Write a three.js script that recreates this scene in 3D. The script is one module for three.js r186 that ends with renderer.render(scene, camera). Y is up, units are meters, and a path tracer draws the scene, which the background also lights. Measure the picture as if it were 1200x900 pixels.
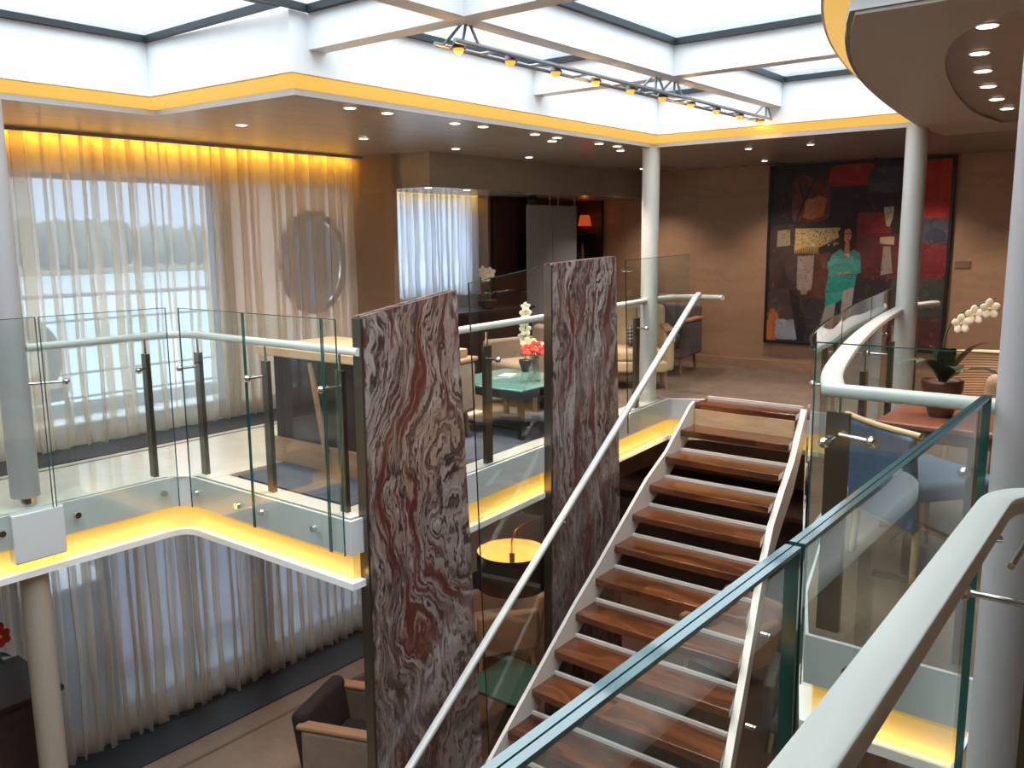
import * as THREE from 'three';
import { RoundedBoxGeometry } from 'three/addons/geometries/RoundedBoxGeometry.js';
import { mergeGeometries, toCreasedNormals } from 'three/addons/utils/BufferGeometryUtils.js';
import { RectAreaLightUniformsLib } from 'three/addons/lights/RectAreaLightUniformsLib.js';
RectAreaLightUniformsLib.init();

// ------------------------------------------------------------------ camera, sky, exposure
// Plan coordinates: a = metres along the ship, b = metres towards the window side, y = up. three.js: x = a, z = -b.
const V = (a, y, b) => new THREE.Vector3(a, y, -b);
const scene = new THREE.Scene();
const renderer = new THREE.WebGLRenderer({ antialias: true });
renderer.toneMapping = THREE.LinearToneMapping;
renderer.toneMappingExposure = 1.62;
renderer.shadowMap.enabled = true;
const EYE = 1.55, FOCAL = 1030;
const D2R = Math.PI / 180;
const camera = new THREE.PerspectiveCamera(2 * Math.atan(450 / FOCAL) / D2R, 4 / 3, 0.05, 2000);
const basis = (() => {
  const yaw = 38.5 * D2R, pitch = 9.4 * D2R, roll = -0.57 * D2R;
  const f = new THREE.Vector3(Math.cos(yaw) * Math.cos(pitch), -Math.sin(pitch), -Math.sin(yaw) * Math.cos(pitch));
  const r = new THREE.Vector3().crossVectors(f, new THREE.Vector3(0, 1, 0)).normalize();
  const u = new THREE.Vector3().crossVectors(r, f);
  const c = Math.cos(roll), s = Math.sin(roll);
  return { r: r.clone().multiplyScalar(c).addScaledVector(u, s), u: u.clone().multiplyScalar(c).addScaledVector(r, -s), f };
})();
camera.position.set(0, EYE, 0);
camera.quaternion.setFromRotationMatrix(new THREE.Matrix4().makeBasis(basis.r, basis.u, basis.f.clone().negate()));
scene.add(camera);
// a photo pixel (1200 x 900) to a direction, then to the surface that the thing touches
const dirOf = (u, v) => basis.r.clone().multiplyScalar(u - 600).addScaledVector(basis.u, 450 - v).addScaledVector(basis.f, FOCAL);
const onY = (u, v, y) => { const d = dirOf(u, v), t = (y - EYE) / d.y; return { a: d.x * t, y, b: -d.z * t }; };
const onB = (u, v, b) => { const d = dirOf(u, v), t = -b / d.z; return { a: d.x * t, y: EYE + d.y * t, b }; };
const onSlope = (u, v, b0, k) => { // vertical plane b = b0 + k (a - 3.2)
  const d = dirOf(u, v), t = (b0 - k * 3.2) / (-d.z - k * d.x); return { a: d.x * t, y: EYE + d.y * t, b: -d.z * t }; };

let seed = 12345;
const rnd = () => { seed = (seed * 1664525 + 1013904223) >>> 0; return seed / 4294967296; };
const hash = (x, y) => { let h = (x * 374761393 + y * 668265263) | 0; h = Math.imul(h ^ (h >>> 13), 1274126177); return ((h ^ (h >>> 16)) >>> 0) / 4294967296; };
const noise = (x, y) => { const xi = Math.floor(x), yi = Math.floor(y), fx = x - xi, fy = y - yi, sx = fx * fx * (3 - 2 * fx), sy = fy * fy * (3 - 2 * fy);
  const l = (p, q, t) => p + (q - p) * t; return l(l(hash(xi, yi), hash(xi + 1, yi), sx), l(hash(xi, yi + 1), hash(xi + 1, yi + 1), sx), sy); };
const fbm = (x, y, n = 4) => { let s = 0, w = 0.5, t = 0; for (let i = 0; i < n; i++) { s += w * noise(x, y); t += w; x = x * 2.03 + 17.1; y = y * 2.03 + 5.3; w *= 0.5; } return s / t; };
const mixc = (p, q, t) => p.map((x, i) => x + (q[i] - x) * Math.min(1, Math.max(0, t)));

// overcast evening sky: bright cloud cover overhead, dimmer and bluer towards the horizon
{
  const W = 256, Hh = 128, d = new Float32Array(W * Hh * 4);
  for (let j = 0; j < Hh; j++) for (let i = 0; i < W; i++) {
    const el = ((j + 0.5) / Hh - 0.5) * Math.PI, s = Math.max(0, Math.sin(el));
    const L = 0.42 + 4.8 * s, cloud = 1 + 0.25 * (fbm(i / 20 + 3, j / 9, 4) - 0.5) * Math.min(1, s * 3);
    const c = mixc([0.70, 0.86, 1.16], [0.96, 1.0, 1.03], s * 1.7), o = (j * W + i) * 4;
    for (let k = 0; k < 3; k++) d[o + k] = c[k] * L * cloud;
    d[o + 3] = 1;
  }
  const t = new THREE.DataTexture(d, W, Hh, THREE.RGBAFormat, THREE.FloatType);
  t.mapping = THREE.EquirectangularReflectionMapping; t.magFilter = THREE.LinearFilter; t.needsUpdate = true;
  scene.background = t;
}

// ------------------------------------------------------------------ materials
function tex(w, h, fn, rx = 1, ry = 1, data = false) {
  const d = new Uint8Array(w * h * 4);
  for (let j = 0; j < h; j++) for (let i = 0; i < w; i++) { const c = fn(i / w, j / h, i, j), o = (j * w + i) * 4; for (let k = 0; k < 3; k++) d[o + k] = Math.max(0, Math.min(255, c[k])); d[o + 3] = 255; }
  const t = new THREE.DataTexture(d, w, h); t.wrapS = t.wrapT = THREE.RepeatWrapping; t.magFilter = THREE.LinearFilter; t.minFilter = THREE.LinearMipmapLinearFilter;
  t.repeat.set(rx, ry); if (!data) t.colorSpace = THREE.SRGBColorSpace; t.needsUpdate = true; return t;
}
const std = (color, roughness, o = {}) => new THREE.MeshStandardMaterial({ color, roughness, side: THREE.DoubleSide, ...o });
const phys = (o) => new THREE.MeshPhysicalMaterial({ side: THREE.DoubleSide, ...o });
function woodTex(c0, c1, seedv, sx = 3, sy = 40) { // grain along u
  return tex(512, 256, (u, v) => { const w = fbm(u * sx + seedv, v * sy + fbm(u * 4 + seedv, v * 3, 3) * 5, 4), g = fbm(u * 2 + seedv * 3, v * 7, 3); return mixc(mixc(c0, c1, w * 1.6 - 0.3), c0, g * 0.6 - 0.1); });
}
const marbleTex = (s) => tex(768, 1536, (u, v) => {
  const x = u * 3.2 + s * 11.3, y = v * 6.4, calm = s === 1 ? 1 : 0.5;
  const wx = (fbm(x * 0.9 + 7, y * 0.55, 4) - 0.5) * calm, wy = fbm(x * 0.8 + 31, y * 0.5 + 3, 4) - 0.5, w2 = (fbm(x * 3.4 + 3, y * 2.0 + 9, 3) - 0.5) * 0.22, w3 = (fbm(x * 16, y * 6.5, 3) - 0.5) * 0.085;
  const f = fbm(x * 0.6 + 91 + wx * 0.7, y * 0.25 + wy, 3), xx = x + wx * 1.5 + w2 + w3;
  const broad = fbm(xx * 4.5, y * 0.5 + wy, 4), streak = fbm(xx * 15, y * 1.5 + wy * 2, 4), fine = fbm(xx * 46 + 3, y * 7 + wy * 3, 4), speck = fbm(x * 42 + wx * 30, y * 13, 3);
  let c = mixc([124, 109, 106], [166, 154, 152], (broad - 0.38) * 2.6);
  c = mixc(c, [158, 128, 114], (f - 0.53) * 3.4);
  c = mixc(c, [88, 66, 62], (streak - 0.52) * 4.6);
  c = mixc(c, [62, 44, 43], (fine - 0.55) * 5);
  c = mixc(c, [182, 171, 168], (0.4 - fine) * 3.6);
  c = mixc(c, [60, 44, 44], (speck - 0.62) * 6);
  c = mixc(c, [96, 44, 38], (fbm(xx * 9 + 77, y * 0.8, 3) - 0.62) * 7);
  return c.map((q) => q * 0.92);
});
const grainTex = (c, amp, f = 90) => tex(256, 256, (u, v, i, j) => { const g = (fbm(u * f, v * f, 2) - 0.5) * amp + (hash(i, j) - 0.5) * amp * 0.6 + (fbm(u * 6 + 9, v * 6, 3) - 0.5) * amp; return c.map((x) => x + g); });
const weave = tex(64, 64, (u, v, i, j) => { const k = ((i >> 2) + (j >> 2)) % 2 ? 200 : 90; return [k, k, k]; }, 60, 60, true);

const M = {
  white: std('#e9eaec', 0.5), fascia: std('#c9ccd0', 0.45), stone: std('#ffffff', 0.14, { map: grainTex([218, 209, 198], 12) }),
  ledge: std('#b9b8b6', 0.35), column: std('#a9a5a8', 0.42), columnLow: std('#a89c90', 0.45), rail: std('#cbcbc8', 0.4), stairWhite: std('#ded6d0', 0.4),
  chrome: std('#d5d5d5', 0.14, { metalness: 1 }), steel: std('#6c655c', 0.32, { metalness: 0.9 }), darkSteel: std('#3b3834', 0.4, { metalness: 0.7 }), truss: std('#9aa0a8', 0.4, { metalness: 0.5 }),
  black: std('#17181a', 0.4), blackFrame: std('#1d2429', 0.45),
  glass: phys({ color: '#eef5f2', roughness: 0, transmission: 1, thickness: 0, ior: 1.5 }), skyGlass: phys({ color: '#f8fcfc', roughness: 0, transmission: 1, thickness: 0, ior: 1.45 }),
  frost: phys({ color: '#b7bbc2', roughness: 0.9, transmission: 0.45, thickness: 0 }), translucentWall: phys({ color: '#e6e0da', roughness: 1, transmission: 0.55, thickness: 0 }), translucentBulwark: phys({ color: '#d2d0d9', roughness: 1, transmission: 0.5, thickness: 0 }), winGlass: phys({ color: '#e6eef2', roughness: 0, transmission: 1, thickness: 0, ior: 1.45 }),
  glassEdge: phys({ color: '#14504a', roughness: 0.12, clearcoat: 1, clearcoatRoughness: 0.05 }), glassTop: phys({ color: '#1c5a62', roughness: 0.25, clearcoat: 1, clearcoatRoughness: 0.05 }),
  greenGlass: phys({ color: '#33524c', roughness: 0.12, clearcoat: 1, clearcoatRoughness: 0.04 }), tealGlass: phys({ color: '#79aaa8', roughness: 0.12, clearcoat: 1, clearcoatRoughness: 0.04 }),
  veneer: std('#ffffff', 0.42, { map: woodTex([160, 126, 101], [178, 144, 117], 4, 1.2, 14) }), soffit: std('#ffffff', 0.26, { map: woodTex([140, 130, 121], [152, 141, 131], 9, 1.5, 20) }), soffitOval: std('#a89a8a', 0.5),
  carpet: std('#ffffff', 0.95, { map: grainTex([102, 86, 74], 20) }), carpetBlue: std('#ffffff', 0.95, { map: grainTex([70, 76, 88], 18) }), stripDark: std('#ffffff', 0.8, { map: grainTex([66, 64, 70], 14) }),
  lowStone: std('#ffffff', 0.45, { map: grainTex([150, 126, 108], 16) }), lowStrip: std('#ffffff', 0.5, { map: grainTex([46, 48, 58], 10) }), lowWood: std('#ffffff', 0.5, { map: woodTex([74, 50, 36], [98, 66, 46], 21, 2, 20) }),
  tan: std('#7d6650', 0.7), tanWall: std('#ffffff', 0.8, { map: grainTex([150, 122, 96], 12, 140) }), whiteWall: std('#cfc9c4', 0.6), darkRed: std('#43272a', 0.55), darkWood: std('#ffffff', 0.45, { map: woodTex([42, 27, 25], [58, 38, 34], 2) }),
  lightWood: std('#ffffff', 0.45, { map: woodTex([196, 160, 122], [216, 184, 148], 6) }), midWood: std('#ffffff', 0.45, { map: woodTex([150, 112, 84], [172, 134, 104], 8) }), redWood: std('#ffffff', 0.32, { map: woodTex([112, 60, 40], [140, 82, 56], 12) }),
  sheer: phys({ color: '#f4ece2', roughness: 0.56, transmission: 0.88, thickness: 0, ior: 1.15 }), sheerDense: phys({ color: '#f4f4f6', roughness: 0.85, transmission: 0.78, thickness: 0, ior: 1.15 }),
  gold: std('#e2bd74', 0.7, { emissive: '#ffc552', emissiveIntensity: 0.42 }), goldLow: std('#e9c987', 0.7, { emissive: '#ffc555', emissiveIntensity: 0.34 }), goldHot: std('#2a1c06', 0.6, { emissive: '#ffd24a', emissiveIntensity: 2.2 }),  // cove face golds: the LED wash is put in as emission
  spot: std('#fff4e0', 0.4, { emissive: '#fff0d8', emissiveIntensity: 5 }), bulb: std('#ffcf70', 0.3, { emissive: '#ffb84a', emissiveIntensity: 0.55 }),
  creamFabric: std('#ffffff', 0.9, { map: grainTex([222, 196, 158], 14), bumpMap: weave, bumpScale: 0.0008 }), greyFabric: std('#ffffff', 0.9, { map: grainTex([92, 88, 88], 14) }), tanFabric: std('#ffffff', 0.9, { map: grainTex([142, 124, 108], 14) }), darkFabric: std('#ffffff', 0.9, { map: grainTex([40, 34, 36], 10) }),
  blueFabric: std('#ffffff', 0.85, { map: grainTex([74, 92, 118], 14) }), pinkFabric: std('#ffffff', 0.9, { map: grainTex([206, 160, 132], 14) }),
  cushion: std('#ffffff', 0.9, { map: tex(128, 128, (u, v) => { const r = Math.hypot((u * 5) % 1 - 0.5, (v * 5) % 1 - 0.5); return r < 0.22 || (r > 0.33 && r < 0.42) ? [216, 210, 196] : [26, 25, 25]; }) }),
  stripe: std('#ffffff', 0.9, { map: tex(64, 256, (u, v) => ((v * 26) % 1 < 0.45 ? [214, 178, 146] : [132, 98, 78])) }),
  leaf: phys({ color: '#24381f', roughness: 0.45, transmission: 0.15, thickness: 0 }), stem: std('#3d4426', 0.6), petal: phys({ color: '#f6ead8', roughness: 0.7, transmission: 0.3, thickness: 0 }), petalPeach: phys({ color: '#f4b98e', roughness: 0.7, transmission: 0.3, thickness: 0 }), petalRed: phys({ color: '#c01a16', roughness: 0.7, transmission: 0.2, thickness: 0 }), heart: std('#d9b24a', 0.6),
  pot: std('#5a3326', 0.3), potDark: std('#2a2420', 0.35), soil: std('#3a2a1e', 0.9), vase: phys({ color: '#dfe8e6', roughness: 0.02, transmission: 0.9, thickness: 0, ior: 1.5 }), paper: std('#ece8de', 0.7),
  shadeOut: std('#33281f', 0.8), shadeIn: std('#edc79c', 0.8), copper: std('#b98a63', 0.3, { metalness: 0.9 }), hanging: std('#9599a2', 0.8), lampRed: std('#401008', 0.5, { emissive: '#c04a20', emissiveIntensity: 0.5 }),
  outWhite: std('#c9cdd4', 0.6), outRail: std('#8b8f9c', 0.5), wicker: std('#8c8078', 0.8), tree: std('#ffffff', 1, { map: grainTex([104, 106, 92], 30, 30) }), water: std('#a4b6cb', 0.18), bank: std('#6c6e58', 1),
};
const marble = [0, 1].map((s) => phys({ map: marbleTex(s + 1), roughness: 0.28, clearcoat: 0.25, clearcoatRoughness: 0.15 }));
const treadMats = [0, 1, 2].map((s) => phys({ map: woodTex([62, 32, 18], [138, 80, 44], 30 + s * 7, 1.6, 18), roughness: 0.24, clearcoat: 0.5, clearcoatRoughness: 0.2 }));

// ------------------------------------------------------------------ helpers
const taken = {};
const numbered = (n) => { const k = (taken[n] = (taken[n] ?? -1) + 1); return k ? n + '_' + String(k).padStart(3, '0') : n; };
function tag(o, label, category, group, kind) { if (label) o.userData.label = label; if (category) o.userData.category = category; if (group) o.userData.group = group; if (kind) o.userData.kind = kind; return o; }
function mk(name, geo, mat) { const m = new THREE.Mesh(geo, mat); m.name = name; m.castShadow = m.receiveShadow = true; return m; }
function thing(name, label, category, base = V(0, 0, 0), group) { const g = new THREE.Group(); g.name = numbered(name); g.position.copy(base); scene.add(g); return tag(g, label, category, group); }
// part built in world coordinates (moved into the thing's frame) / in the thing's own frame
function partW(t, name, geo, mat, label) { geo.translate(-t.position.x, -t.position.y, -t.position.z); const m = mk(name, geo, mat); t.add(m); if (label) m.userData.label = label; return m; }
function partL(t, name, geo, mat, label) { const m = mk(name, geo, mat); t.add(m); if (label) m.userData.label = label; return m; }
function solo(name, geo, mat, label, category, group, kind) { geo.computeBoundingBox(); const bb = geo.boundingBox, c = new THREE.Vector3((bb.min.x + bb.max.x) / 2, bb.min.y, (bb.min.z + bb.max.z) / 2);
  geo.translate(-c.x, -c.y, -c.z); const m = mk(numbered(name), geo, mat); m.position.copy(c); scene.add(m); return tag(m, label, category, group, kind); }
const struct = (name, geo, mat, label) => solo(name, geo, mat, label, undefined, undefined, 'structure');
function uvm(g) { // uv in metres by the way each face points
  const q = g.index ? g.toNonIndexed() : g; if (!q.attributes.normal) q.computeVertexNormals(); const p = q.attributes.position, uv = new Float32Array(p.count * 2), A = new THREE.Vector3(), B = new THREE.Vector3(), C = new THREE.Vector3();
  for (let i = 0; i < p.count; i += 3) { A.fromBufferAttribute(p, i); B.fromBufferAttribute(p, i + 1); C.fromBufferAttribute(p, i + 2); const n = B.clone().sub(A).cross(C.clone().sub(A)), x = Math.abs(n.x), y = Math.abs(n.y), z = Math.abs(n.z);
    [A, B, C].forEach((k, j) => { const w = y >= x && y >= z ? [k.x, -k.z] : x >= z ? [-k.z, k.y] : [k.x, k.y]; uv.set(w, (i + j) * 2); }); }
  q.setAttribute('uv', new THREE.BufferAttribute(uv, 2)); return q; }
const box = (a0, a1, y0, y1, b0, b1) => { const g = new THREE.BoxGeometry(Math.abs(a1 - a0), Math.abs(y1 - y0), Math.abs(b1 - b0)); g.translate((a0 + a1) / 2, (y0 + y1) / 2, -(b0 + b1) / 2); return uvm(g); };
const rbox = (w, h, d, r = 0.02, s = 2) => new RoundedBoxGeometry(w, h, d, s, Math.min(r, w / 2.01, h / 2.01, d / 2.01));
function cyl(p, q, r0, r1 = r0, n = 12) { const d = q.clone().sub(p), g = new THREE.CylinderGeometry(r1, r0, d.length(), n); g.applyQuaternion(new THREE.Quaternion().setFromUnitVectors(new THREE.Vector3(0, 1, 0), d.clone().normalize())); g.translate((p.x + q.x) / 2, (p.y + q.y) / 2, (p.z + q.z) / 2); return g; }
const ball = (p, r, n = 10) => { const g = new THREE.SphereGeometry(r, n, n * 0.7 | 0); g.translate(p.x, p.y, p.z); return g; };
const merge = (l) => mergeGeometries(l.map((g) => { let q = g.index ? g.toNonIndexed() : g; if (!q.attributes.uv) q.setAttribute('uv', new THREE.BufferAttribute(new Float32Array(q.attributes.position.count * 2), 2)); for (const k of Object.keys(q.attributes)) if (!['position', 'normal', 'uv'].includes(k)) q.deleteAttribute(k); return q; }));
function poly(pts, y0, y1, holes = []) { // flat plate with outline [a, b]
  const s = new THREE.Shape(pts.map((p) => new THREE.Vector2(p[0], p[1]))); for (const h of holes) s.holes.push(new THREE.Path(h.map((p) => new THREE.Vector2(p[0], p[1]))));
  const g = new THREE.ExtrudeGeometry(s, { depth: y1 - y0, bevelEnabled: false }); g.rotateX(-Math.PI / 2); g.translate(0, y0, 0); return uvm(g); }
function wallB(pts, b0, b1, holes = []) { // upright plate with outline [a, y] between b0 and b1
  const path = (l, K) => new K(l.map((p) => new THREE.Vector2(p[0], p[1]))), s = path(pts, THREE.Shape); for (const h of holes) s.holes.push(path(h, THREE.Path));
  const g = new THREE.ExtrudeGeometry(s, { depth: b1 - b0, bevelEnabled: false, curveSegments: 24 }); g.translate(0, 0, -b1); return uvm(g); }
function sweep(pts, prof, closed = false) { // pts Vector3[]; prof [[side, up], ...] closed outline
  const n = pts.length, k = prof.length, pos = [], idx = [], uv = []; let len = 0;
  for (let i = 0; i < n; i++) { const p0 = pts[Math.max(0, i - 1)], p1 = pts[Math.min(n - 1, i + 1)];
    const d0 = pts[i].clone().sub(p0).setY(0), d1 = p1.clone().sub(pts[i]).setY(0); if (d0.lengthSq() < 1e-12) d0.copy(d1); if (d1.lengthSq() < 1e-12) d1.copy(d0); d0.normalize(); d1.normalize();
    const t = d0.clone().add(d1).normalize(), side = new THREE.Vector3(-t.z, 0, t.x), m = 1 / Math.max(0.3, t.dot(d1)); if (i) len += pts[i].distanceTo(pts[i - 1]);
    prof.forEach(([s, u], j) => { const q = pts[i].clone().addScaledVector(side, s * m); pos.push(q.x, q.y + u, q.z); uv.push(len, j / k); }); }
  for (let i = 0; i < n - 1; i++) for (let j = 0; j < k; j++) { const A = i * k + j, B = i * k + (j + 1) % k, C = A + k, D = B + k; idx.push(A, C, B, B, C, D); }
  for (let j = 1; j < k - 1; j++) { idx.push(0, j, j + 1); const o = (n - 1) * k; idx.push(o, o + j + 1, o + j); }
  const g = new THREE.BufferGeometry(); g.setAttribute('position', new THREE.Float32BufferAttribute(pos, 3)); g.setAttribute('uv', new THREE.Float32BufferAttribute(uv, 2)); g.setIndex(idx); g.computeVertexNormals(); return toCreasedNormals(g, 0.7); }
const rect = (w, y0, y1, o = 0) => [[o - w / 2, y0], [o + w / 2, y0], [o + w / 2, y1], [o - w / 2, y1]];
const oval = (w, h, n = 14, e = 0.6) => [...Array(n)].map((_, i) => { const t = i / n * 2 * Math.PI, c = Math.cos(t), s = Math.sin(t); return [Math.sign(c) * Math.abs(c) ** e * w / 2, Math.sign(s) * Math.abs(s) ** e * h / 2]; });
const smooth = (pts, n = 40, tension = 0.5) => new THREE.CatmullRomCurve3(pts, false, 'centripetal', tension).getPoints(n);
const tube = (pts, r, n = 24, k = 8) => new THREE.TubeGeometry(new THREE.CatmullRomCurve3(pts, false, 'centripetal'), n, r, k);
function corner(pts, r, n = 6) { // round the corners of a plan polyline [a, b]
  const out = []; pts.forEach((p, i) => { if (i === 0 || i === pts.length - 1) { out.push(p); return; } const q0 = pts[i - 1], q1 = pts[i + 1], u = [q0[0] - p[0], q0[1] - p[1]], w = [q1[0] - p[0], q1[1] - p[1]], lu = Math.hypot(...u), lw = Math.hypot(...w), rr = Math.min(r, lu / 2, lw / 2);
    const s = [p[0] + u[0] / lu * rr, p[1] + u[1] / lu * rr], e = [p[0] + w[0] / lw * rr, p[1] + w[1] / lw * rr];
    for (let k = 0; k <= n; k++) { const t = k / n; out.push([(1 - t) ** 2 * s[0] + 2 * t * (1 - t) * p[0] + t * t * e[0], (1 - t) ** 2 * s[1] + 2 * t * (1 - t) * p[1] + t * t * e[1]]); } }); return out; }

// ------------------------------------------------------------------ plan of the void
const edgeB = (a) => 3.68 + 0.085 * (a - 3.2);           // slab edge left of the stairs
const curveRight = [[3.27, 1.12], [3.67, 1.27], [4.3, 1.43], [5.0, 1.57], [5.8, 1.72], [6.8, 1.87], [7.6, 2.0]];
const LOW = -2.5;
const floorHole = [[-1.6, 5.33], ...corner([[-1, 5.33], [3.13, 5.33], [3.13, 4.4]], 0.16), [3.13, 3.65], [3.25, 3.65], [3.25, edgeB(3.25)], [7.5, edgeB(7.5)], [7.62, 3.86], [7.69, 3.72], [7.69, 2.74], [7.64, 2.05], ...curveRight.slice().reverse(), ...corner([[3.27, 1.1], [3.27, 0.46], [2.6, 0.46]], 0.05), [-1.6, 0.46]];
const ceilHole = [[-0.2, 5.43], [3.18, 5.43], [3.24, 4.1], [7.25, 4.1], [7.25, 1.84], ...smooth([[7.25, 1.84], [6.25, 1.735], [5.6, 1.655], [4.93, 1.55], [4.29, 1.41], [3.75, 1.25], [3.4, 1.12]].map((p) => V(p[0], 0, p[1])), 36).slice(1).map((p) => [p.x, -p.z]), [3.4, 0.5], [-0.2, 0.5]];  // near end, out of view, drawn in to shade the near handrail
const outer = [[-2.2, -0.75], [9.96, -0.75], [9.96, 6.74], [-2.2, 6.74]];
function inset(pts, d) { // towards the inside of a clockwise-or-not closed outline
  let area = 0; pts.forEach((p, i) => { const q = pts[(i + 1) % pts.length]; area += p[0] * q[1] - q[0] * p[1]; }); const sg = Math.sign(area);
  return pts.map((p, i) => { const q0 = pts[(i + pts.length - 1) % pts.length], q1 = pts[(i + 1) % pts.length]; let n = [0, 0];
    const e = (u, w) => { const l = Math.hypot(w[0] - u[0], w[1] - u[1]) || 1; return [-(w[1] - u[1]) / l * sg, (w[0] - u[0]) / l * sg]; }; const n0 = e(q0, p), n1 = e(p, q1), dot = 1 + n0[0] * n1[0] + n0[1] * n1[1];
    n = [(n0[0] + n1[0]) / Math.max(0.3, dot), (n0[1] + n1[1]) / Math.max(0.3, dot)]; return [p[0] + n[0] * d, p[1] + n[1] * d]; }); }
function band(ptsA, yA, ptsB, yB, from, to) { // ribbon between two outlines with equal counts
  const pos = [], idx = [], N = ptsA.length; let c = 0; for (let i = from; i < to; i++) { const j = (i + 1) % N, q = [[ptsA[i], yA], [ptsA[j], yA], [ptsB[j], yB], [ptsB[i], yB]]; q.forEach(([p, y]) => pos.push(p[0], y, -p[1])); idx.push(c, c + 1, c + 2, c, c + 2, c + 3); c += 4; }
  const g = new THREE.BufferGeometry(); g.setAttribute('position', new THREE.Float32BufferAttribute(pos, 3)); g.setIndex(idx); g.computeVertexNormals(); return uvm(g); }

// ------------------------------------------------------------------ structure
struct('floor', poly(outer, -0.2, 0, [floorHole]), M.carpet, 'brown carpeted upper deck floor around the open void');
struct('floor', poly([[-2.2, 5.35], [3.0, 5.35], [3.15, 5.2], [3.15, 5.06], [5.98, 5.06], [5.98, 6.26], [-2.2, 6.26]], 0, 0.006), M.stone, 'polished cream stone floor beside the curtained window');
struct('trim_001', poly([[-2.2, 6.262], [9.9, 6.262], [9.9, 6.72], [-2.2, 6.72]], 0, 0.012), M.stripDark, 'dark grey carpet strip under the upper curtain');
struct('trim_002', box(-2.2, 5.98, 0.006, 0.009, 6.16, 6.18), M.tan, 'thin brown inlay line in the cream floor');
struct('trim_003', poly([[3.3, 3.84], [6.4, 4.1], [6.4, 4.96], [3.3, 4.96]], 0, 0.012), M.carpetBlue, 'dark blue grey carpet in front of the counter');
struct('trim_004', poly([[3.145, 3.67], [3.28, 3.67], [3.28, 5.05], [3.145, 5.05]], 0, 0.008), M.stone, 'cream stone edging of the balcony');
struct('trim_005', poly([[3.28, edgeB(3.28) + 0.01], [7.4, edgeB(7.4) + 0.01], [7.4, edgeB(7.4) + 0.16], [3.28, edgeB(3.28) + 0.15]], 0, 0.008), M.ledge, 'grey stone edging left of the stairs');
const inF = inset(floorHole, 0.012);
struct('trim_006', merge([band(inF, 0, inF, -0.2, 0, inF.length), band(inF, 0, floorHole, 0.004, 0, inF.length), band(inF, -0.2, floorHole, -0.2, 0, inF.length)]), M.fascia, 'white fascia along the slab edge around the void');
// lower ceiling with its lip and the cove face above it, LED glow painted in
const outF = inset(floorHole, -0.03);
struct('ceiling', poly(outer, -0.40, -0.36, [inset(floorHole, 0.02)]), M.white, 'ceiling of the lower deck with a white lip');
function coveStrip(name, geo, mat, label) { return solo(name, geo, mat, label, 'cove light', 'cove faces with painted glow around the void'); }  // cove faces are no lamps; LED light on them is painted as glow
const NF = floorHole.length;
coveStrip('glow_strip', band(outF, -0.2, outF, -0.36, 0, 14), M.goldLow, 'cove face with painted golden glow below the balcony by the curtained windows');
coveStrip('glow_strip', band(outF, -0.2, outF, -0.36, 14, NF - 13), M.goldLow, 'cove face with painted golden glow below the slab edge beside the stairs');
coveStrip('glow_strip', band(outF, -0.2, outF, -0.36, NF - 13, NF), M.goldLow, 'cove face with painted golden glow below the balcony with the blue chair');
// upper ceiling
const fasC = inset(ceilHole, 0.1), coveTop = inset(ceilHole, 0.088), NC = ceilHole.length;
struct('ceiling', poly(outer, 2.35, 2.385, [ceilHole]), M.soffit, 'glossy brown soffit around the skylight');
struct('trim_007', band(inset(ceilHole, 0.004), 2.35, inset(ceilHole, 0.004), 2.385, 0, NC), M.fascia, 'white lip of the soffit');
coveStrip('glow_strip', band(ceilHole, 2.385, coveTop, 2.444, 0, 2), M.gold, 'cove face with painted golden glow above the soffit by the long sheer curtain');
coveStrip('glow_strip', band(ceilHole, 2.385, coveTop, 2.444, 2, 3), M.gold, 'long cove face with painted golden glow above the row of downlights');
coveStrip('glow_strip', band(ceilHole, 2.385, coveTop, 2.444, 3, 4), M.gold, 'cove face with painted golden glow above the soffit in front of the painting');
coveStrip('glow_strip', band(ceilHole, 2.385, coveTop, 2.444, 4, NC - 3), M.goldLow, 'cove face with painted golden glow along the curved soffit');
coveStrip('glow_strip', band(ceilHole, 2.385, coveTop, 2.444, NC - 3, NC - 1), M.goldLow, 'cove face with painted golden glow at the square end of the curved soffit');
struct('trim_008', poly(inset(ceilHole, -0.12), 2.45, 2.77, [fasC]), M.white, 'white upstand below the skylight');
struct('ceiling', poly([[-2.4, -0.95], [10.2, -0.95], [10.2, 6.95], [-2.4, 6.95]], 2.77, 2.87, [inset(ceilHole, 0.08)]), M.white, 'roof deck around the skylight');
// skylight beams, frames, panes
const beamB = [[3.27, 3.39], [5.32, 5.44]], beamA = [2.87, 2.99];
struct('trim_010', merge([box(beamB[0][0], beamB[0][1], 2.58, 2.77, 0.6, 4.2), box(beamB[1][0], beamB[1][1], 2.58, 2.77, 1.75, 4.0)]), M.white, 'white skylight beams across the void');
struct('trim_011', box(-0.2, 7.2, 2.581, 2.771, beamA[0], beamA[1]), M.white, 'white skylight beam along the void');
function pane(a0, a1, b0, b1) { const f = 0.035, w = struct('window_1', box(a0, a1, 2.80, 2.803, b0, b1), M.skyGlass, 'skylight pane in a black frame'); w.name = numbered('window'); 
  const g = merge([box(a0, a1, 2.768, 2.805, b0, b0 + f), box(a0, a1, 2.768, 2.805, b1 - f, b1), box(a0, a0 + f, 2.768, 2.805, b0 + f, b1 - f), box(a1 - f, a1, 2.768, 2.805, b0 + f, b1 - f)]); g.translate(-w.position.x, -w.position.y, -w.position.z); const m = mk('window_frame', g, M.blackFrame); w.add(m); }
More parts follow.
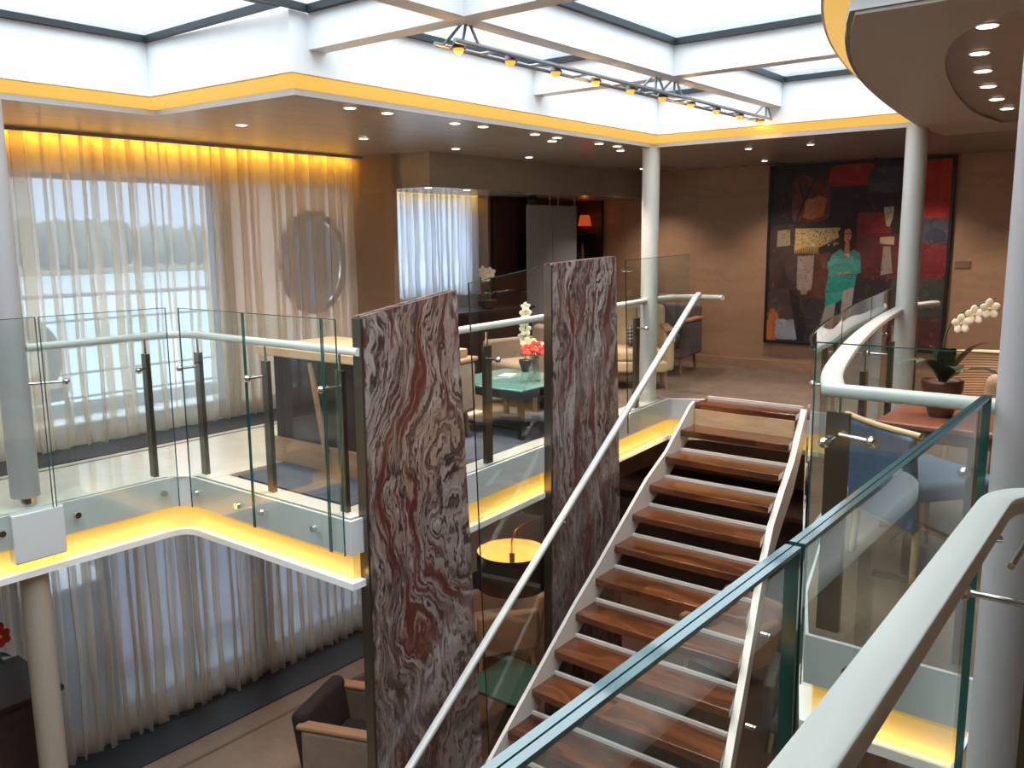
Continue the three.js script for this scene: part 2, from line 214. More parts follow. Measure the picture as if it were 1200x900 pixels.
pane(3.39, 5.32, 2.99, 4.0); pane(5.44, 7.15, 2.99, 4.0); pane(3.39, 5.32, 1.3, 2.87); pane(5.44, 7.15, 1.7, 2.87); pane(-0.1, 3.09, 4.0, 5.33); pane(-0.1, 3.27, 2.99, 3.99); pane(-0.1, 3.27, 0.6, 2.87);

// walls
struct('wall_far', box(9.96, 10.1, LOW, 2.8, -0.95, 6.9), M.veneer, 'brown wood veneer wall behind the painting');
struct('wall_right', box(-2.3, 10.1, LOW, 2.8, -0.95, -0.75), M.tanWall, 'tan side wall');
struct('wall_back', box(-2.4, -2.2, LOW, 2.8, -0.95, 6.9), M.tanWall, 'tan wall at the near end of the hall');
const ell = (a, y, ra, ry, n = 36) => [...Array(n)].map((_, i) => [a + ra * Math.cos(i / n * 2 * Math.PI), y + ry * Math.sin(i / n * 2 * Math.PI)]);
const rectP = (a0, a1, y0, y1) => [[a0, y0], [a1, y0], [a1, y1], [a0, y1]];
struct('wall_left', wallB(rectP(-2.4, 10.1, -0.2, 2.77), 6.78, 6.88, [rectP(-1.5, 1.55, 0.12, 2.06), rectP(1.63, 4.46, 0.12, 2.06), rectP(4.6, 5.94, 0.12, 2.06), rectP(6.12, 7.72, 0.98, 2.0)]), M.whiteWall, 'pale outer wall with windows behind the upper curtain');
struct('wall_left_001', wallB(rectP(-2.4, 10.1, LOW - 0.1, -0.2), 6.78, 6.88, [rectP(-1.5, 2.45, LOW + 0.18, -0.62), rectP(2.53, 4.6, LOW + 0.18, -0.62), rectP(4.7, 7.3, LOW + 0.18, -0.62)]), M.whiteWall, 'pale outer wall with windows behind the lower curtain');
function winPane(n, a0, a1, y0, y1, mull, label) { const w = struct('window', box(a0, a1, y0, y1, 6.82, 6.823), M.winGlass, label); const g = merge([box(a0, a0 + 0.04, y0, y1, 6.79, 6.87), box(a1 - 0.04, a1, y0, y1, 6.79, 6.87), box(a0, a1, y0, y0 + 0.04, 6.79, 6.87), box(a0, a1, y1 - 0.04, y1, 6.79, 6.87), ...mull.map((x) => box(x - 0.02, x + 0.02, y0, y1, 6.79, 6.87))]); g.translate(-w.position.x, -w.position.y, -w.position.z); w.add(mk('window_frame', g, M.outRail)); }
winPane(1, -1.5, 1.55, 0.12, 2.06, [], 'wide window beside the column'); winPane(2, 1.63, 4.46, 0.12, 2.06, [], 'wide river window behind the upper sheer curtain'); winPane(3, 6.12, 7.72, 0.98, 2.0, [], 'small bright window beyond the tan pillar');
winPane(4, -1.5, 2.45, LOW + 0.18, -0.62, [1], 'lower deck window behind the column'); winPane(5, 2.53, 4.6, LOW + 0.18, -0.62, [3.25, 3.95], 'lower deck window with mullions behind the curtain'); winPane(6, 4.7, 7.3, LOW + 0.18, -0.62, [6.0], 'lower deck window at the far end of the curtain');
struct('window', wallB(rectP(4.6, 5.94, 0.12, 2.06), 6.81, 6.82, [ell(5.48, 1.34, 0.38, 0.47)]), M.translucentWall, 'milky wall panel around the oval porthole made translucent to look daylit');  // pale wall made translucent so that sky light brightens it
{ const w = struct('window', wallB(ell(5.48, 1.34, 0.37, 0.46), 6.83, 6.84), M.frost, 'oval porthole window behind the sheer curtain'); const g = wallB(ell(5.48, 1.34, 0.40, 0.49), 6.765, 6.79, [ell(5.48, 1.34, 0.355, 0.445)]); g.translate(-w.position.x, -w.position.y, -w.position.z); w.add(mk('window_frame', g, M.outRail)); }
struct('trim_012', box(5.99, 6.05, 0, 2.348, 6.2, 6.78), M.tanWall, 'tan pillar between the two curtained windows');
struct('trim_013', box(6.05, 9.95, 2.03, 2.349, 5.76, 6.78), M.soffit, 'lowered ceiling over the bar');
struct('trim_014', box(-2.2, 5.99, 2.325, 2.349, 6.60, 6.62), M.soffit, 'narrow pelmet board in front of the curtain head');
struct('baseboard_far', box(9.94, 9.96, 0, 0.1, -0.74, 6.2), M.veneer, 'low wood skirting of the brown wall');
struct('floor', box(-2.3, 10, LOW - 0.1, LOW, -0.9, 5.92), M.lowWood, 'dark brown wooden lower deck floor');
struct('floor', box(-2.3, 10, LOW - 0.1, LOW + 0.002, 5.92, 6.78), M.lowStone, 'beige stone margin of the lower deck floor');
struct('floor', box(-2.3, 4.9, LOW, LOW + 0.008, 4.3, 5.93), M.lowStone, 'beige lower deck floor by the armchair');
struct('trim_015', box(-2.3, 10, LOW, LOW + 0.012, 6.2, 6.78), M.lowStrip, 'dark slate strip under the lower curtain');
struct('trim_016', box(-2.3, 10, LOW, LOW + 0.011, 5.93, 5.96), M.tan, 'dark joint line in the beige lower floor');

// ------------------------------------------------------------------ lights of the room
function downlight(a, y, b, label, group, power = 5, r = 0.032, cone = 0.62) {
  const t = thing('ceiling_downlight', label, 'downlight', V(a, y, b), group);
  const ring = new THREE.TorusGeometry(r + 0.006, 0.006, 6, 20); ring.rotateX(Math.PI / 2); partL(t, 'trim_ring', ring, M.white);
  const lens = new THREE.CylinderGeometry(r, r, 0.006, 20); lens.translate(0, -0.004, 0); partL(t, 'lens', lens, M.spot, 'glowing lens');
  const s = new THREE.SpotLight('#ffead4', power, 0, cone, 0.6, 2); s.name = 'downlight_beam'; s.position.set(0, -0.02, 0); s.target.position.set(0, -1, 0); s.castShadow = true; s.shadow.radius = 1.5; t.add(s); t.add(s.target);
}
const row = 'downlights along the soffit edge';
for (const [u, v] of [[410, 126], [454, 132], [533, 144], [566, 148], [627, 157], [653, 161], [702, 168], [723, 171], [647, 165], [727, 176]]) { const q = onY(u, v, 2.35); downlight(q.a, 2.35, Math.max(4.16, q.b), 'small lit downlight in the glossy soffit below the long golden strip', row); }
for (const [u, v] of [[283, 146], [426, 162], [534, 174], [620, 184]]) { const q = onY(u, v, 2.35); downlight(q.a, 2.35, q.b, 'small lit downlight in the soffit near the long sheer curtain', 'downlights near the curtain', 7, 0.032, 0.52); }
for (const [u, v] of [[500, 219], [550, 222]]) { const q = onY(u, v, 2.03); downlight(Math.max(6.12, q.a), 2.03, Math.max(5.85, q.b), 'small lit downlight in the lowered ceiling over the bar window', 'downlights over the bar', 1.2); }
for (const [u, v] of [[1157, 30], [1148, 62], [1152, 83], [1158, 101], [1168, 116], [1180, 127]]) { const q = onY(u, v, 2.35); downlight(q.a, 2.352, q.b, 'bright downlight in the recess of the curved soffit', 'downlights in the curved soffit recess', 4.0, 0.036); }
for (const [u, v] of [[877, 174], [950, 169], [1106, 155]]) { const q = onY(u, v, 2.35); downlight(q.a, 2.35, q.b, 'small downlight in the soffit before the painting', 'downlights before the painting', 4.5, 0.026); }
// downlights added above the frame only so that the brown wall glows
for (const [a, b] of [[9.3, 5.4], [9.3, 3.9], [9.3, 2.4], [9.3, 1.0], [8.6, 0.2]]) downlight(a, 2.35, b, 'small downlight added in the soffit to brighten the brown wall', 'downlights added to brighten the brown wall', 4.2, 0.026, 0.95);
// lower deck downlights
for (const [a, b] of [[4.2, 4.6], [5.6, 4.6], [7.2, 4.6], [8.6, 3.2], [8.4, 5.4], [4.6, 0.6], [6.5, 1.0]]) downlight(a, -0.402, b, 'small downlight in the ceiling of the lower deck', 'downlights of the lower deck', 2.4, 0.03, 0.9);
function strip(name, p, q, w, color, power, face) { // area light lying along p-q, shining towards face
  const L = new THREE.RectAreaLight(color, power, p.distanceTo(q), w); L.name = name; L.position.copy(p).add(q).multiplyScalar(0.5);
  const x = q.clone().sub(p).normalize(), z = face.clone().negate().normalize(), y = new THREE.Vector3().crossVectors(z, x).normalize(); L.quaternion.setFromRotationMatrix(new THREE.Matrix4().makeBasis(x, y, z)); scene.add(L); }
const GOLD = '#ffbe3c', LED = 16;
strip('cove_led', V(-1, -0.352, 5.325), V(3.0, -0.352, 5.325), 0.008, '#ffc65a', LED, V(0, 0.5, 1)); strip('cove_led', V(3.125, -0.352, 5.2), V(3.125, -0.352, 3.68), 0.008, '#ffc65a', LED, V(1, 0.5, 0)); strip('cove_led', V(3.4, -0.352, edgeB(3.4) - 0.006), V(7.4, -0.352, edgeB(7.4) - 0.006), 0.008, '#ffc65a', LED, V(0, 0.5, 1)); strip('cove_led', V(3.262, -0.352, 0.55), V(3.262, -0.352, 1.1), 0.008, '#ffd488', LED, V(1, 0.5, 0));
strip('cove_glow', V(3.4, 2.43, 4.02), V(7.1, 2.43, 4.02), 0.05, GOLD, 1.6, V(0, -0.6, -1));
strip('cove_glow', V(0, 2.43, 5.35), V(3.1, 2.43, 5.35), 0.05, GOLD, 1.6, V(0, -0.6, -1));
strip('cove_glow', V(7.17, 2.43, 2.0), V(7.17, 2.43, 3.95), 0.05, GOLD, 1.6, V(-1, -0.6, 0));
strip('cove_glow', V(0, -0.28, 5.32), V(3.0, -0.28, 5.32), 0.1, GOLD, 0.4, V(0, -0.4, -1));
strip('cove_glow', V(3.11, -0.28, 5.1), V(3.11, -0.28, 3.75), 0.1, GOLD, 0.4, V(-1, -0.4, 0));
strip('cove_glow', V(3.4, -0.28, edgeB(3.4) - 0.02), V(7.3, -0.28, edgeB(7.3) - 0.02), 0.1, GOLD, 0.4, V(0, -0.4, -1));
// LED line behind the pelmet lighting the curtain head
solo('glow_strip', box(-2.1, 5.96, 2.335, 2.345, 6.70, 6.74), M.goldHot, 'golden light strip hidden at the head of the long sheer curtain', 'cove light', 'cove lights at the curtain heads');
strip('curtain_glow', V(-2.1, 2.33, 6.72), V(5.96, 2.33, 6.72), 0.04, '#ffbe38', 11, V(0, -1, 0.35));
solo('glow_strip', box(6.1, 7.85, 2.015, 2.025, 6.72, 6.75), M.goldHot, 'golden light strip hidden at the head of the bright small curtain', 'cove light', 'cove lights at the curtain heads');
strip('curtain_glow', V(6.1, 2.01, 6.73), V(7.85, 2.01, 6.73), 0.03, '#ffc850', 4, V(0, -1, 0));

// ------------------------------------------------------------------ columns
function column(a, b, y0, y1, mat, label, r = 0.081) { const t = thing('column', label, 'column', V(a, y0, b)); partW(t, 'shaft', cyl(V(a, y0 + 0.002, b), V(a, y1, b), r, r, 32), mat); return t; }
{ const t = column(2.16, 5.44, 0.06, 2.35, M.column, 'grey round column joined to the left handrail, upper part'); partW(t, 'foot', cyl(V(2.16, 0.0, 5.44), V(2.16, 0.07, 5.44), 0.062, 0.062, 24), M.chrome, 'polished metal foot ring');
  partW(t, 'bracket', uvm(rbox(0.3, 0.3, 0.2, 0.012).translate(2.16, -0.15, -5.39)), M.fascia, 'white boxed bracket over the slab edge'); partW(t, 'standoff_arm', merge([cyl(V(2.2, 0.735, 5.40), V(2.40, 0.735, 5.31), 0.009), ball(V(2.40, 0.735, 5.31), 0.022)]), M.chrome, 'chrome arm to the glass'); }
{ const t = column(2.16, 5.44, LOW, -0.42, M.columnLow, 'grey brown round column on the lower deck below the left balcony'); partW(t, 'collar', cyl(V(2.16, -0.42, 5.44), V(2.16, -0.30, 5.44), 0.07, 0.07, 24), M.fascia); }
column(7.27, 4.13, 0, 2.35, M.rail, 'pale round column beside the head of the stairs', 0.08);
column(7.3, 1.86, 0, 2.35, M.rail, 'pale round column in front of the painting', 0.08);
column(2.55, 0.333, LOW, 2.35, M.column, 'pale grey round column beside the bend of the near handrail', 0.082);

// ------------------------------------------------------------------ glass and railings
const glassGroup = 'glass panels of the balustrades';
function glassQuad(label, P, n = V(0, 0, 0), topMat = M.glassTop, edgeMat = M.glassEdge, sides = [1, 1], group = glassGroup) { // P: bottom start, bottom end, top end, top start
  const t = thing('glass_panel', label, 'glass panel', P[0].clone().add(P[1]).multiplyScalar(0.5), group);
  const g = new THREE.BufferGeometry(); g.setAttribute('position', new THREE.Float32BufferAttribute(P.flatMap((p) => [p.x, p.y, p.z]), 3)); g.setAttribute('uv', new THREE.Float32BufferAttribute([0, 0, 1, 0, 1, 1, 0, 1], 2)); g.setIndex([0, 1, 2, 0, 2, 3]); g.computeVertexNormals(); partW(t, 'sheet', g, M.glass, 'clear glass');
  const bar = (p, q, nm, m, wd = 0.008) => { const d = q.clone().sub(p), L = d.length(), nn = P[1].clone().sub(P[0]).cross(P[3].clone().sub(P[0])).normalize(), x = d.clone().normalize(), y = new THREE.Vector3().crossVectors(nn, x), b = new THREE.BoxGeometry(L, wd < 0.009 ? 0.004 : 0.006, wd); b.applyMatrix4(new THREE.Matrix4().makeBasis(x, y, nn)); b.translate((p.x + q.x) / 2, (p.y + q.y) / 2, (p.z + q.z) / 2); partW(t, nm, b, m, 'green polished glass edge'); };
  if (topMat === M.glassTop) { const nn = P[1].clone().sub(P[0]).cross(P[3].clone().sub(P[0])).normalize().multiplyScalar(0.0062); bar(P[3].clone().add(nn), P[2].clone().add(nn), 'top_edge', topMat, 0.01); bar(P[3].clone().sub(nn), P[2].clone().sub(nn), 'top_edge', topMat, 0.01); } else bar(P[3], P[2], 'top_edge', topMat); const sw = topMat === M.glassTop ? 0.02 : 0.008; if (sides[0]) bar(P[0], P[3], 'side_edge', edgeMat, sw); if (sides[1]) bar(P[1], P[2], 'side_edge', edgeMat, sw); return t; }
const wallGlass = (label, p, q, y0, y1, o = {}) => glassQuad(label, [V(p[0], y0, p[1]), V(q[0], y0, q[1]), V(q[0], y1, q[1]), V(p[0], y1, p[1])], undefined, o.top ?? M.glassEdge, M.glassEdge, o.sides ?? [1, 1]);
function button(t, p, n) { const g = cyl(p, p.clone().addScaledVector(n, 0.022), 0.021, 0.019, 16); partW(t, 'standoff_button', g, M.chrome, 'chrome disc'); }
const GT = 1.13, GB = -0.2;
const nA = V(0, 0, -1), nB = V(-1, 0, 0);
{ let t = wallGlass('clear glass panel running from the column to the rounded balcony corner', [2.27, 5.295], [3.06, 5.295], GB, GT); for (const a of [2.38, 2.95]) button(t, V(a, -0.085, 5.29), nA);
  t = wallGlass('clear glass panel beyond the column at the picture edge', [0.9, 5.295], [2.25, 5.295], GB, GT); for (const a of [1.95, 1.1]) button(t, V(a, -0.085, 5.29), nA);
  t = wallGlass('clear glass panel next to the rounded balcony corner', [3.095, 5.2], [3.095, 4.515], GB, GT); for (const b of [5.12, 4.66]) button(t, V(3.09, -0.085, b), nB);
  t = wallGlass('clear glass panel in front of the wooden counter', [3.095, 4.50], [3.095, 3.795], GB, GT); for (const b of [4.42, 3.92]) button(t, V(3.09, -0.085, b), nB);
  wallGlass('narrow clear glass panel against the marble screen', [3.095, 3.78], [3.095, 3.67], GB, GT); }
function post(label, p, dirN, rodTo, w = 0.055, h = 0.83, railY = 0.925) { // flat bar post with pin, arm to the glass
  const [a, b] = p, t = thing('rail_post', label, 'post', V(a, 0, b), 'posts carrying the handrails'); const g = new THREE.BoxGeometry(Math.abs(dirN.x) > 0.5 ? 0.03 : w, h, Math.abs(dirN.x) > 0.5 ? w : 0.03); g.translate(a, h / 2, -b); partW(t, 'bar', uvm(g), M.steel, 'brushed steel flat bar');
  partW(t, 'pin', cyl(V(a, h, b), V(a, railY, b), 0.008), M.chrome); const s = V(a, h - 0.09, b), e = s.clone().addScaledVector(dirN, rodTo); const arm = partW(t, 'standoff_arm', cyl(s.clone().addScaledVector(dirN, -0.02), e, 0.009), M.chrome, 'chrome arm to the glass'); const k = ball(e, 0.022); k.translate(-t.position.x, -t.position.y, -t.position.z); arm.add(mk('knob', k, M.chrome)); return t; }
post('steel post on the long side of the rounded balcony corner', [2.97, 5.42], V(-0.75, 0, -0.66), 0.14); post('steel post on the short side of the rounded balcony corner', [3.215, 5.2], nB, 0.14);
post('steel post in front of the counter end', [3.215, 4.47], nB, 0.14); post('steel post between counter and marble screen', [3.215, 3.79], nB, 0.14);

const railProf = oval(0.062, 0.045);
function handrail(label, plan, y, mat, prof = railProf) { return solo('handrail', sweep(plan.map((p) => V(p[0], p[2] ?? y, p[1])), prof), mat, label, 'handrail'); }
handrail('pale rounded handrail of the left balcony turning its corner', corner([[2.23, 5.42], [3.215, 5.42], [3.215, 3.62]], 0.28, 10), 0.945, M.rail);
handrail('pale handrail along the slab behind the marble screens', [[3.3, 3.74], [4.2, 3.8], [5.3, 3.91], [6.6, 4.05], [7.4, 4.16], [7.75, 4.16], [7.9, 4.08], [7.96, 3.86], [7.94, 3.70]], 0.965, M.rail);
for (const [a, i] of [[3.92, 0], [4.56, 1], [6.9, 2]]) post(['dark post seen beside the first marble screen', 'dark post in front of the teal glass table', 'dark post beside the cream armchair'][i], [a, edgeB(a) + 0.05], nA, 0.1, 0.07);
// near balustrade
handrail('wide pale handrail close to the viewer bending at the column', corner([[-1.4, 0.295], [0.9, 0.305], [2.27, 0.335], [2.32, -0.5]], 0.16, 10), 0.95, M.rail, oval(0.066, 0.044, 28, 0.28));
wallGlass('near clear glass panel with a bright teal top edge', [-0.6, 0.405], [1.135, 0.415], GB, GT, { top: M.glassTop });
{ const t = wallGlass('near clear glass panel reaching to the column', [1.15, 0.415], [2.55, 0.435], GB, GT, { top: M.glassTop }); const s = V(2.3, 0.83, 0.34), arm = partW(t, 'standoff_arm', cyl(s, V(2.22, 0.83, 0.43), 0.009), M.chrome, 'chrome arm'); partW(t, 'standoff_arm', cyl(V(2.42, 0.80, 0.30), V(2.20, 0.80, 0.30), 0.008), M.chrome); }
post('steel post under the bend of the near handrail', [2.22, 0.24], V(0, 0, 1), 0.16, 0.04, 0.8, 0.935);
// right balcony with curve
{ const t = wallGlass('clear glass panel of the right balcony in front of the blue chair', [3.235, 1.13], [3.235, 0.47], GB, 1.16); button(t, V(3.23, -0.085, 0.95), nB); }
{ const t = post('broad steel post at the corner of the right balcony', [3.36, 1.075], nB, 0.15, 0.085, 0.88, 0.945); partW(t, 'standoff_arm', merge([cyl(V(3.335, 0.80, 1.06), V(3.30, 0.795, 0.93), 0.01), ball(V(3.30, 0.795, 0.93), 0.024)]), M.chrome, 'chrome arm along the glass'); }
post('slim steel post of the right balcony near the column', [3.36, 0.6], nB, 0.14, 0.04, 0.84, 0.94);
handrail('pale handrail of the right balcony in front of the orchid', [[3.36, 1.13], [3.36, 0.5]], 0.965, M.rail, oval(0.07, 0.05));
handrail('pale curved handrail sweeping from the right balcony to the column', smooth([V(3.36, 0, 1.1), V(3.7, 0, 1.22), V(4.5, 0, 1.42), V(5.5, 0, 1.63), V(6.8, 0, 1.85), V(7.7, 0, 1.94), V(8.2, 0, 1.86)], 40).map((p) => [p.x, -p.z]), 0.965, M.rail, oval(0.09, 0.045));
{ const c = smooth(curveRight.map(([a, b]) => V(a, 0, b + 0.035)), 24); for (let s = 0; s < 4; s++) { const P = c.slice(s * 6, s * 6 + 7).map((p) => [p.x, -p.z]); const t = thing('glass_panel', ['curved clear glass panel at the corner of the right balcony', 'second curved clear glass panel of the right balcony', 'third curved clear glass panel of the right balcony', 'curved clear glass panel ending at the far column'][s], 'glass panel', V(P[3][0], GB, P[3][1]), glassGroup);
    const pos = [], idx = []; P.forEach((p, i) => { const q = i === 6 ? [p[0] - 0.012, p[1]] : p; pos.push(q[0], GB, -q[1], q[0], GT, -q[1]); if (i) idx.push(2 * i - 2, 2 * i, 2 * i - 1, 2 * i - 1, 2 * i, 2 * i + 1); }); const g = new THREE.BufferGeometry(); g.setAttribute('position', new THREE.Float32BufferAttribute(pos, 3)); g.setIndex(idx); g.computeVertexNormals(); partW(t, 'sheet', g, M.glass, 'clear glass');
    partW(t, 'top_edge', sweep(P.map((p) => V(p[0], GT, p[1])), rect(0.012, -0.002, 0.002)), M.glassEdge, 'green polished glass edge'); } }
for (const [a, b, l] of [[4.75, 1.4, 'first dark post under the curved handrail'], [6.2, 1.66, 'second dark post under the curved handrail'], [7.5, 1.83, 'last dark post under the curved handrail']]) post(l, [a, b], V(0, 0, 1), 0.15, 0.05, 0.84, 0.95);

// ------------------------------------------------------------------ marble screens and the glass between them
const SB = 3.60, SK = 0.085; // front plane of the screen
function quadSlab(P, th, mat, uvs) { // P four points in the front plane (bl, br, tr, tl), thickness towards +b
  const d = V(0, 0, th), pts = [...P, ...P.map((p) => p.clone().add(d))], f = [[0, 1, 2, 3], [5, 4, 7, 6], [4, 0, 3, 7], [1, 5, 6, 2], [3, 2, 6, 7], [4, 5, 1, 0]], pos = [], uv = [];
  for (const q of f) for (const i of [q[0], q[1], q[2], q[0], q[2], q[3]]) { const p = pts[i]; pos.push(p.x, p.y, p.z); uv.push(p.x * uvs[0] + uvs[2] + (i > 3 ? 0.02 : 0), p.y * uvs[1] + uvs[3]); }
  const g = new THREE.BufferGeometry(); g.setAttribute('position', new THREE.Float32BufferAttribute(pos, 3)); g.setAttribute('uv', new THREE.Float32BufferAttribute(uv, 2)); g.computeVertexNormals(); return g; }
const vec = (q) => V(q.a, q.y, q.b);
function extend(top, bot, y) { const t = (y - top.y) / (bot.y - top.y); return top.clone().lerp(bot, t); }
const screenPt = (u, v) => vec(onSlope(u, v, SB, SK));
[[[425, 371], [535, 340], [443, 900], [566, 900], 'tall grey and maroon veined marble screen nearest the window balcony'], [[648, 309], [722, 300], [648, 593], [728.5, 593], 'tall streaked brown grey marble screen closer to the head of the stairs']].forEach(([tl, tr, bl, br, label], i) => {
  const TL = screenPt(...tl), TR = screenPt(...tr), BL = extend(TL, screenPt(...bl), LOW), BR = extend(TR, screenPt(...br), LOW); BR.x = Math.min(BR.x, TR.x + 0.22);
  const t = thing('marble_screen', label, 'marble screen', V((BL.x + BR.x) / 2, LOW, -BL.z), 'marble screens beside the stairs');
  const thick = 0.024, mat = marble[i];
  partW(t, 'front_slab', quadSlab([BL, BR, TR, TL], thick, mat, [0.42, 0.24, 0.1, 0.6]), mat, 'polished marble face');
  const bk = V(0, 0, 0.052), back = [BL, BR, TR, TL].map((p) => p.clone().add(bk)); partW(t, 'rear_slab', quadSlab(back, thick, mat, [0.42, 0.24, 0.4, 0.2]), mat, 'second marble face behind');
  const core = [BL, BR, TR, TL].map((p, k) => p.clone().add(V(k === 0 || k === 3 ? 0.01 : -0.01, k > 1 ? -0.01 : 0, thick))); partW(t, 'core', quadSlab(core, 0.028, M.darkSteel, [1, 1, 0, 0]), M.darkSteel);
  const c0 = [BL.clone().add(V(-0.016, 0, 0.004)), BL.clone().add(V(0, 0, 0.004)), TL.clone().add(V(0, -0.012, 0.004)), TL.clone().add(V(-0.016, -0.012, 0.004))]; partW(t, 'end_cap', quadSlab(c0, 0.068, M.steel, [1, 1, 0, 0]), M.steel, 'brushed steel end profile');
});
{ const b = (u, v) => vec(onSlope(u, v, SB + 0.03, SK)); const q = (tl, tr, bl, br, yb) => { const TL = b(...tl), TR = b(...tr); return [extend(TL, b(...bl), yb), extend(TR, b(...br), yb), TR, TL]; };
  glassQuad('tall clear glass panel between the two marble screens', q([549, 332], [632, 313], [573, 883], [633, 640], LOW + 0.1), undefined, M.glassEdge, M.black, [1, 0]);
  const t = glassQuad('tall clear glass panel between the marble screen and the head of the stairs', q([733, 305], [808, 298], [738, 640], [808, 480], -0.16), undefined, M.glassEdge, M.black, [1, 0]);
  const s = b(733, 317); partW(t, 'standoff_arm', cyl(s.clone().add(V(-0.05, 0, 0)), s.clone().add(V(0.05, 0, -0.03)), 0.012), M.chrome, 'chrome clamp'); }

// ------------------------------------------------------------------ staircase
const RISE = 0.19, RUN = 0.293, NT = 12;
const rightB = [2.74, 2.68, 2.645, 2.605, 2.54, 2.465, 2.385, 2.305, 2.23, 2.15, 2.07, 1.99, 1.91];
const stair = thing('staircase', 'open staircase with reddish wood treads and white stringers', 'staircase', V(3.9, LOW, 2.9));
for (let k = 0; k <= NT; k++) {
  const a1 = k ? 7.39 - RUN * (k - 1) : 7.68, a0 = a1 - 0.283, y = -RISE * k + (k ? 0 : 0.012), bl1 = 3.586 + 0.025 * (a1 - 3.2) + (k ? 0 : 0.01), br1 = k ? rightB[k - 1] : 2.78, br0 = k ? rightB[Math.min(12, k)] : 2.74;
  const s = new THREE.Shape([[a0, br0], [a0 - 0.012, (br0 + bl1) / 2], [a0, bl1], [a1, bl1], [a1, br1]].map((p) => new THREE.Vector2(...p)));
  const g = new THREE.ExtrudeGeometry(s, { depth: 0.046, bevelEnabled: true, bevelSize: 0.007, bevelThickness: 0.006, bevelSegments: 2 }); g.rotateX(-Math.PI / 2); g.translate(0, y - 0.052, 0);
  const uv = g.attributes.uv, p = g.attributes.position; for (let i = 0; i < uv.count; i++) uv.setXY(i, -p.getZ(i) * 0.55 + k * 0.37, p.getX(i) * 0.75 + p.getY(i) * 0.75 + k * 0.23);
  const tr = partW(stair, 'tread', g, treadMats[k % 3], 'glossy reddish brown wood tread');
  const lip = sweep([V(a1 + 0.012, y, br1 - 0.0), V(a1 + 0.012, y, bl1)], rect(0.024, -0.05, 0.024)); lip.translate(-stair.position.x, -stair.position.y, -stair.position.z); const lm = mk('back_lip', lip, M.stairWhite); lm.userData.label = 'white metal strip at the back of the tread'; tr.add(lm);
}
partW(stair, 'riser', box(7.37, 7.40, -0.19, -0.04, 2.74, 3.68), M.lightWood, 'pale closed riser below the top tread');
{ const L = [[813, 470], [808, 476], [780, 529], [756.7, 562], [700, 662], [675, 704], [570, 896]].map(([u, v]) => vec(onSlope(u, v, 3.602, 0.025))); L.push(L[6].clone().add(L[6].clone().sub(L[4]).multiplyScalar(0.42)));
  partW(stair, 'stringer', sweep(L, rect(0.028, -0.27, 0, 0.0)), M.stairWhite, 'white painted stringer on the marble side');
  const Rr = [V(7.6, 0.03, 2.74), ...[...Array(NT + 1)].map((_, k) => V(7.39 - RUN * k, -RISE * (k + 1) + 0.05, rightB[Math.min(k, 12)] - 0.035))]; partW(stair, 'stringer', sweep(Rr, rect(0.05, -0.26, 0)), M.stairWhite, 'white curved stringer on the balcony side');
  const h = [[815, 349], [700, 538], [640, 637], [560, 768], [480, 900]].map(([u, v]) => vec(onSlope(u, v, 3.525, 0.02))); h.push(h[4].clone().add(h[4].clone().sub(h[3]).multiplyScalar(0.4))); h.unshift(h[0].clone().add(V(0.12, 0.02, 0.03)));
  const hr = thing('handrail', 'pale straight handrail descending in front of the marble screens', 'handrail', V(5.5, LOW, 3.6)); partW(hr, 'rail', sweep(h, oval(0.05, 0.05)), M.rail);
  for (const f of [0.1, 0.55, 0.85]) { const p = h[1].clone().lerp(h[5], f); partW(hr, 'bracket', merge([cyl(p.clone().add(V(0, -0.02, 0)), p.clone().add(V(0, -0.09, 0.0)), 0.007), cyl(p.clone().add(V(0, -0.09, 0)), p.clone().add(V(0, -0.09, 0.07)), 0.009), ball(p.clone().add(V(0, -0.09, 0.07)), 0.02)]), M.chrome, 'chrome bracket'); }
  for (const k of [5, 7, 9]) { const p = Rr[k].clone().add(V(0.1, 0.02, -0.05)); partW(stair, 'standoff_button', merge([cyl(p, p.clone().add(V(0, 0, -0.05)), 0.02), ball(p.clone().add(V(0, 0, -0.06)), 0.02)]), M.chrome, 'chrome fixing on the stringer'); } }

// ------------------------------------------------------------------ lighting truss under the skylight beam
{ const t = thing('lighting_truss', 'grey ladder truss with small lamps under the skylight beam', 'truss', V(5.3, 2.44, 3.02));
  const r = (b, y) => partW(t, 'rail', cyl(V(3.3, y, b), V(7.2, y, b), 0.012), M.truss); r(2.955, 2.49); r(3.085, 2.49);
  for (let a = 3.42; a < 7.2; a += 0.42) partW(t, 'rung', cyl(V(a + 0.21, 2.49, 2.955), V(a + 0.21, 2.49, 3.085), 0.009), M.truss);
  for (const a of [3.42, 5.30, 5.55, 7.1]) partW(t, 'hanger', merge([cyl(V(a - 0.06, 2.49, 2.955), V(a, 2.62, 2.98), 0.008), cyl(V(a + 0.06, 2.49, 2.955), V(a, 2.62, 2.98), 0.008), cyl(V(a - 0.06, 2.49, 3.085), V(a, 2.62, 2.98), 0.008)]), M.truss);
  for (let k = 0; k < 10; k++) { const a = 3.40 + k * 0.41, h = partW(t, 'lamp_holder', cyl(V(a, 2.475, 3.02), V(a, 2.505, 3.02), 0.04, 0.022, 16), M.black); const g = new THREE.SphereGeometry(0.028, 14, 8, 0, Math.PI * 2, Math.PI / 2, Math.PI / 2); g.translate(a - t.position.x, 2.474 - t.position.y, -3.02 - t.position.z); const bm = mk('bulb', g, M.bulb); bm.userData.label = 'amber glowing bulb'; h.add(bm); }
  for (let k = 0; k < 10; k += 3) { const p = new THREE.PointLight('#ffb860', 0.05); p.name = 'truss_lamp_glow'; p.castShadow = true; p.position.copy(V(3.40 + k * 0.41, 2.42, 3.02)); scene.add(p); } }
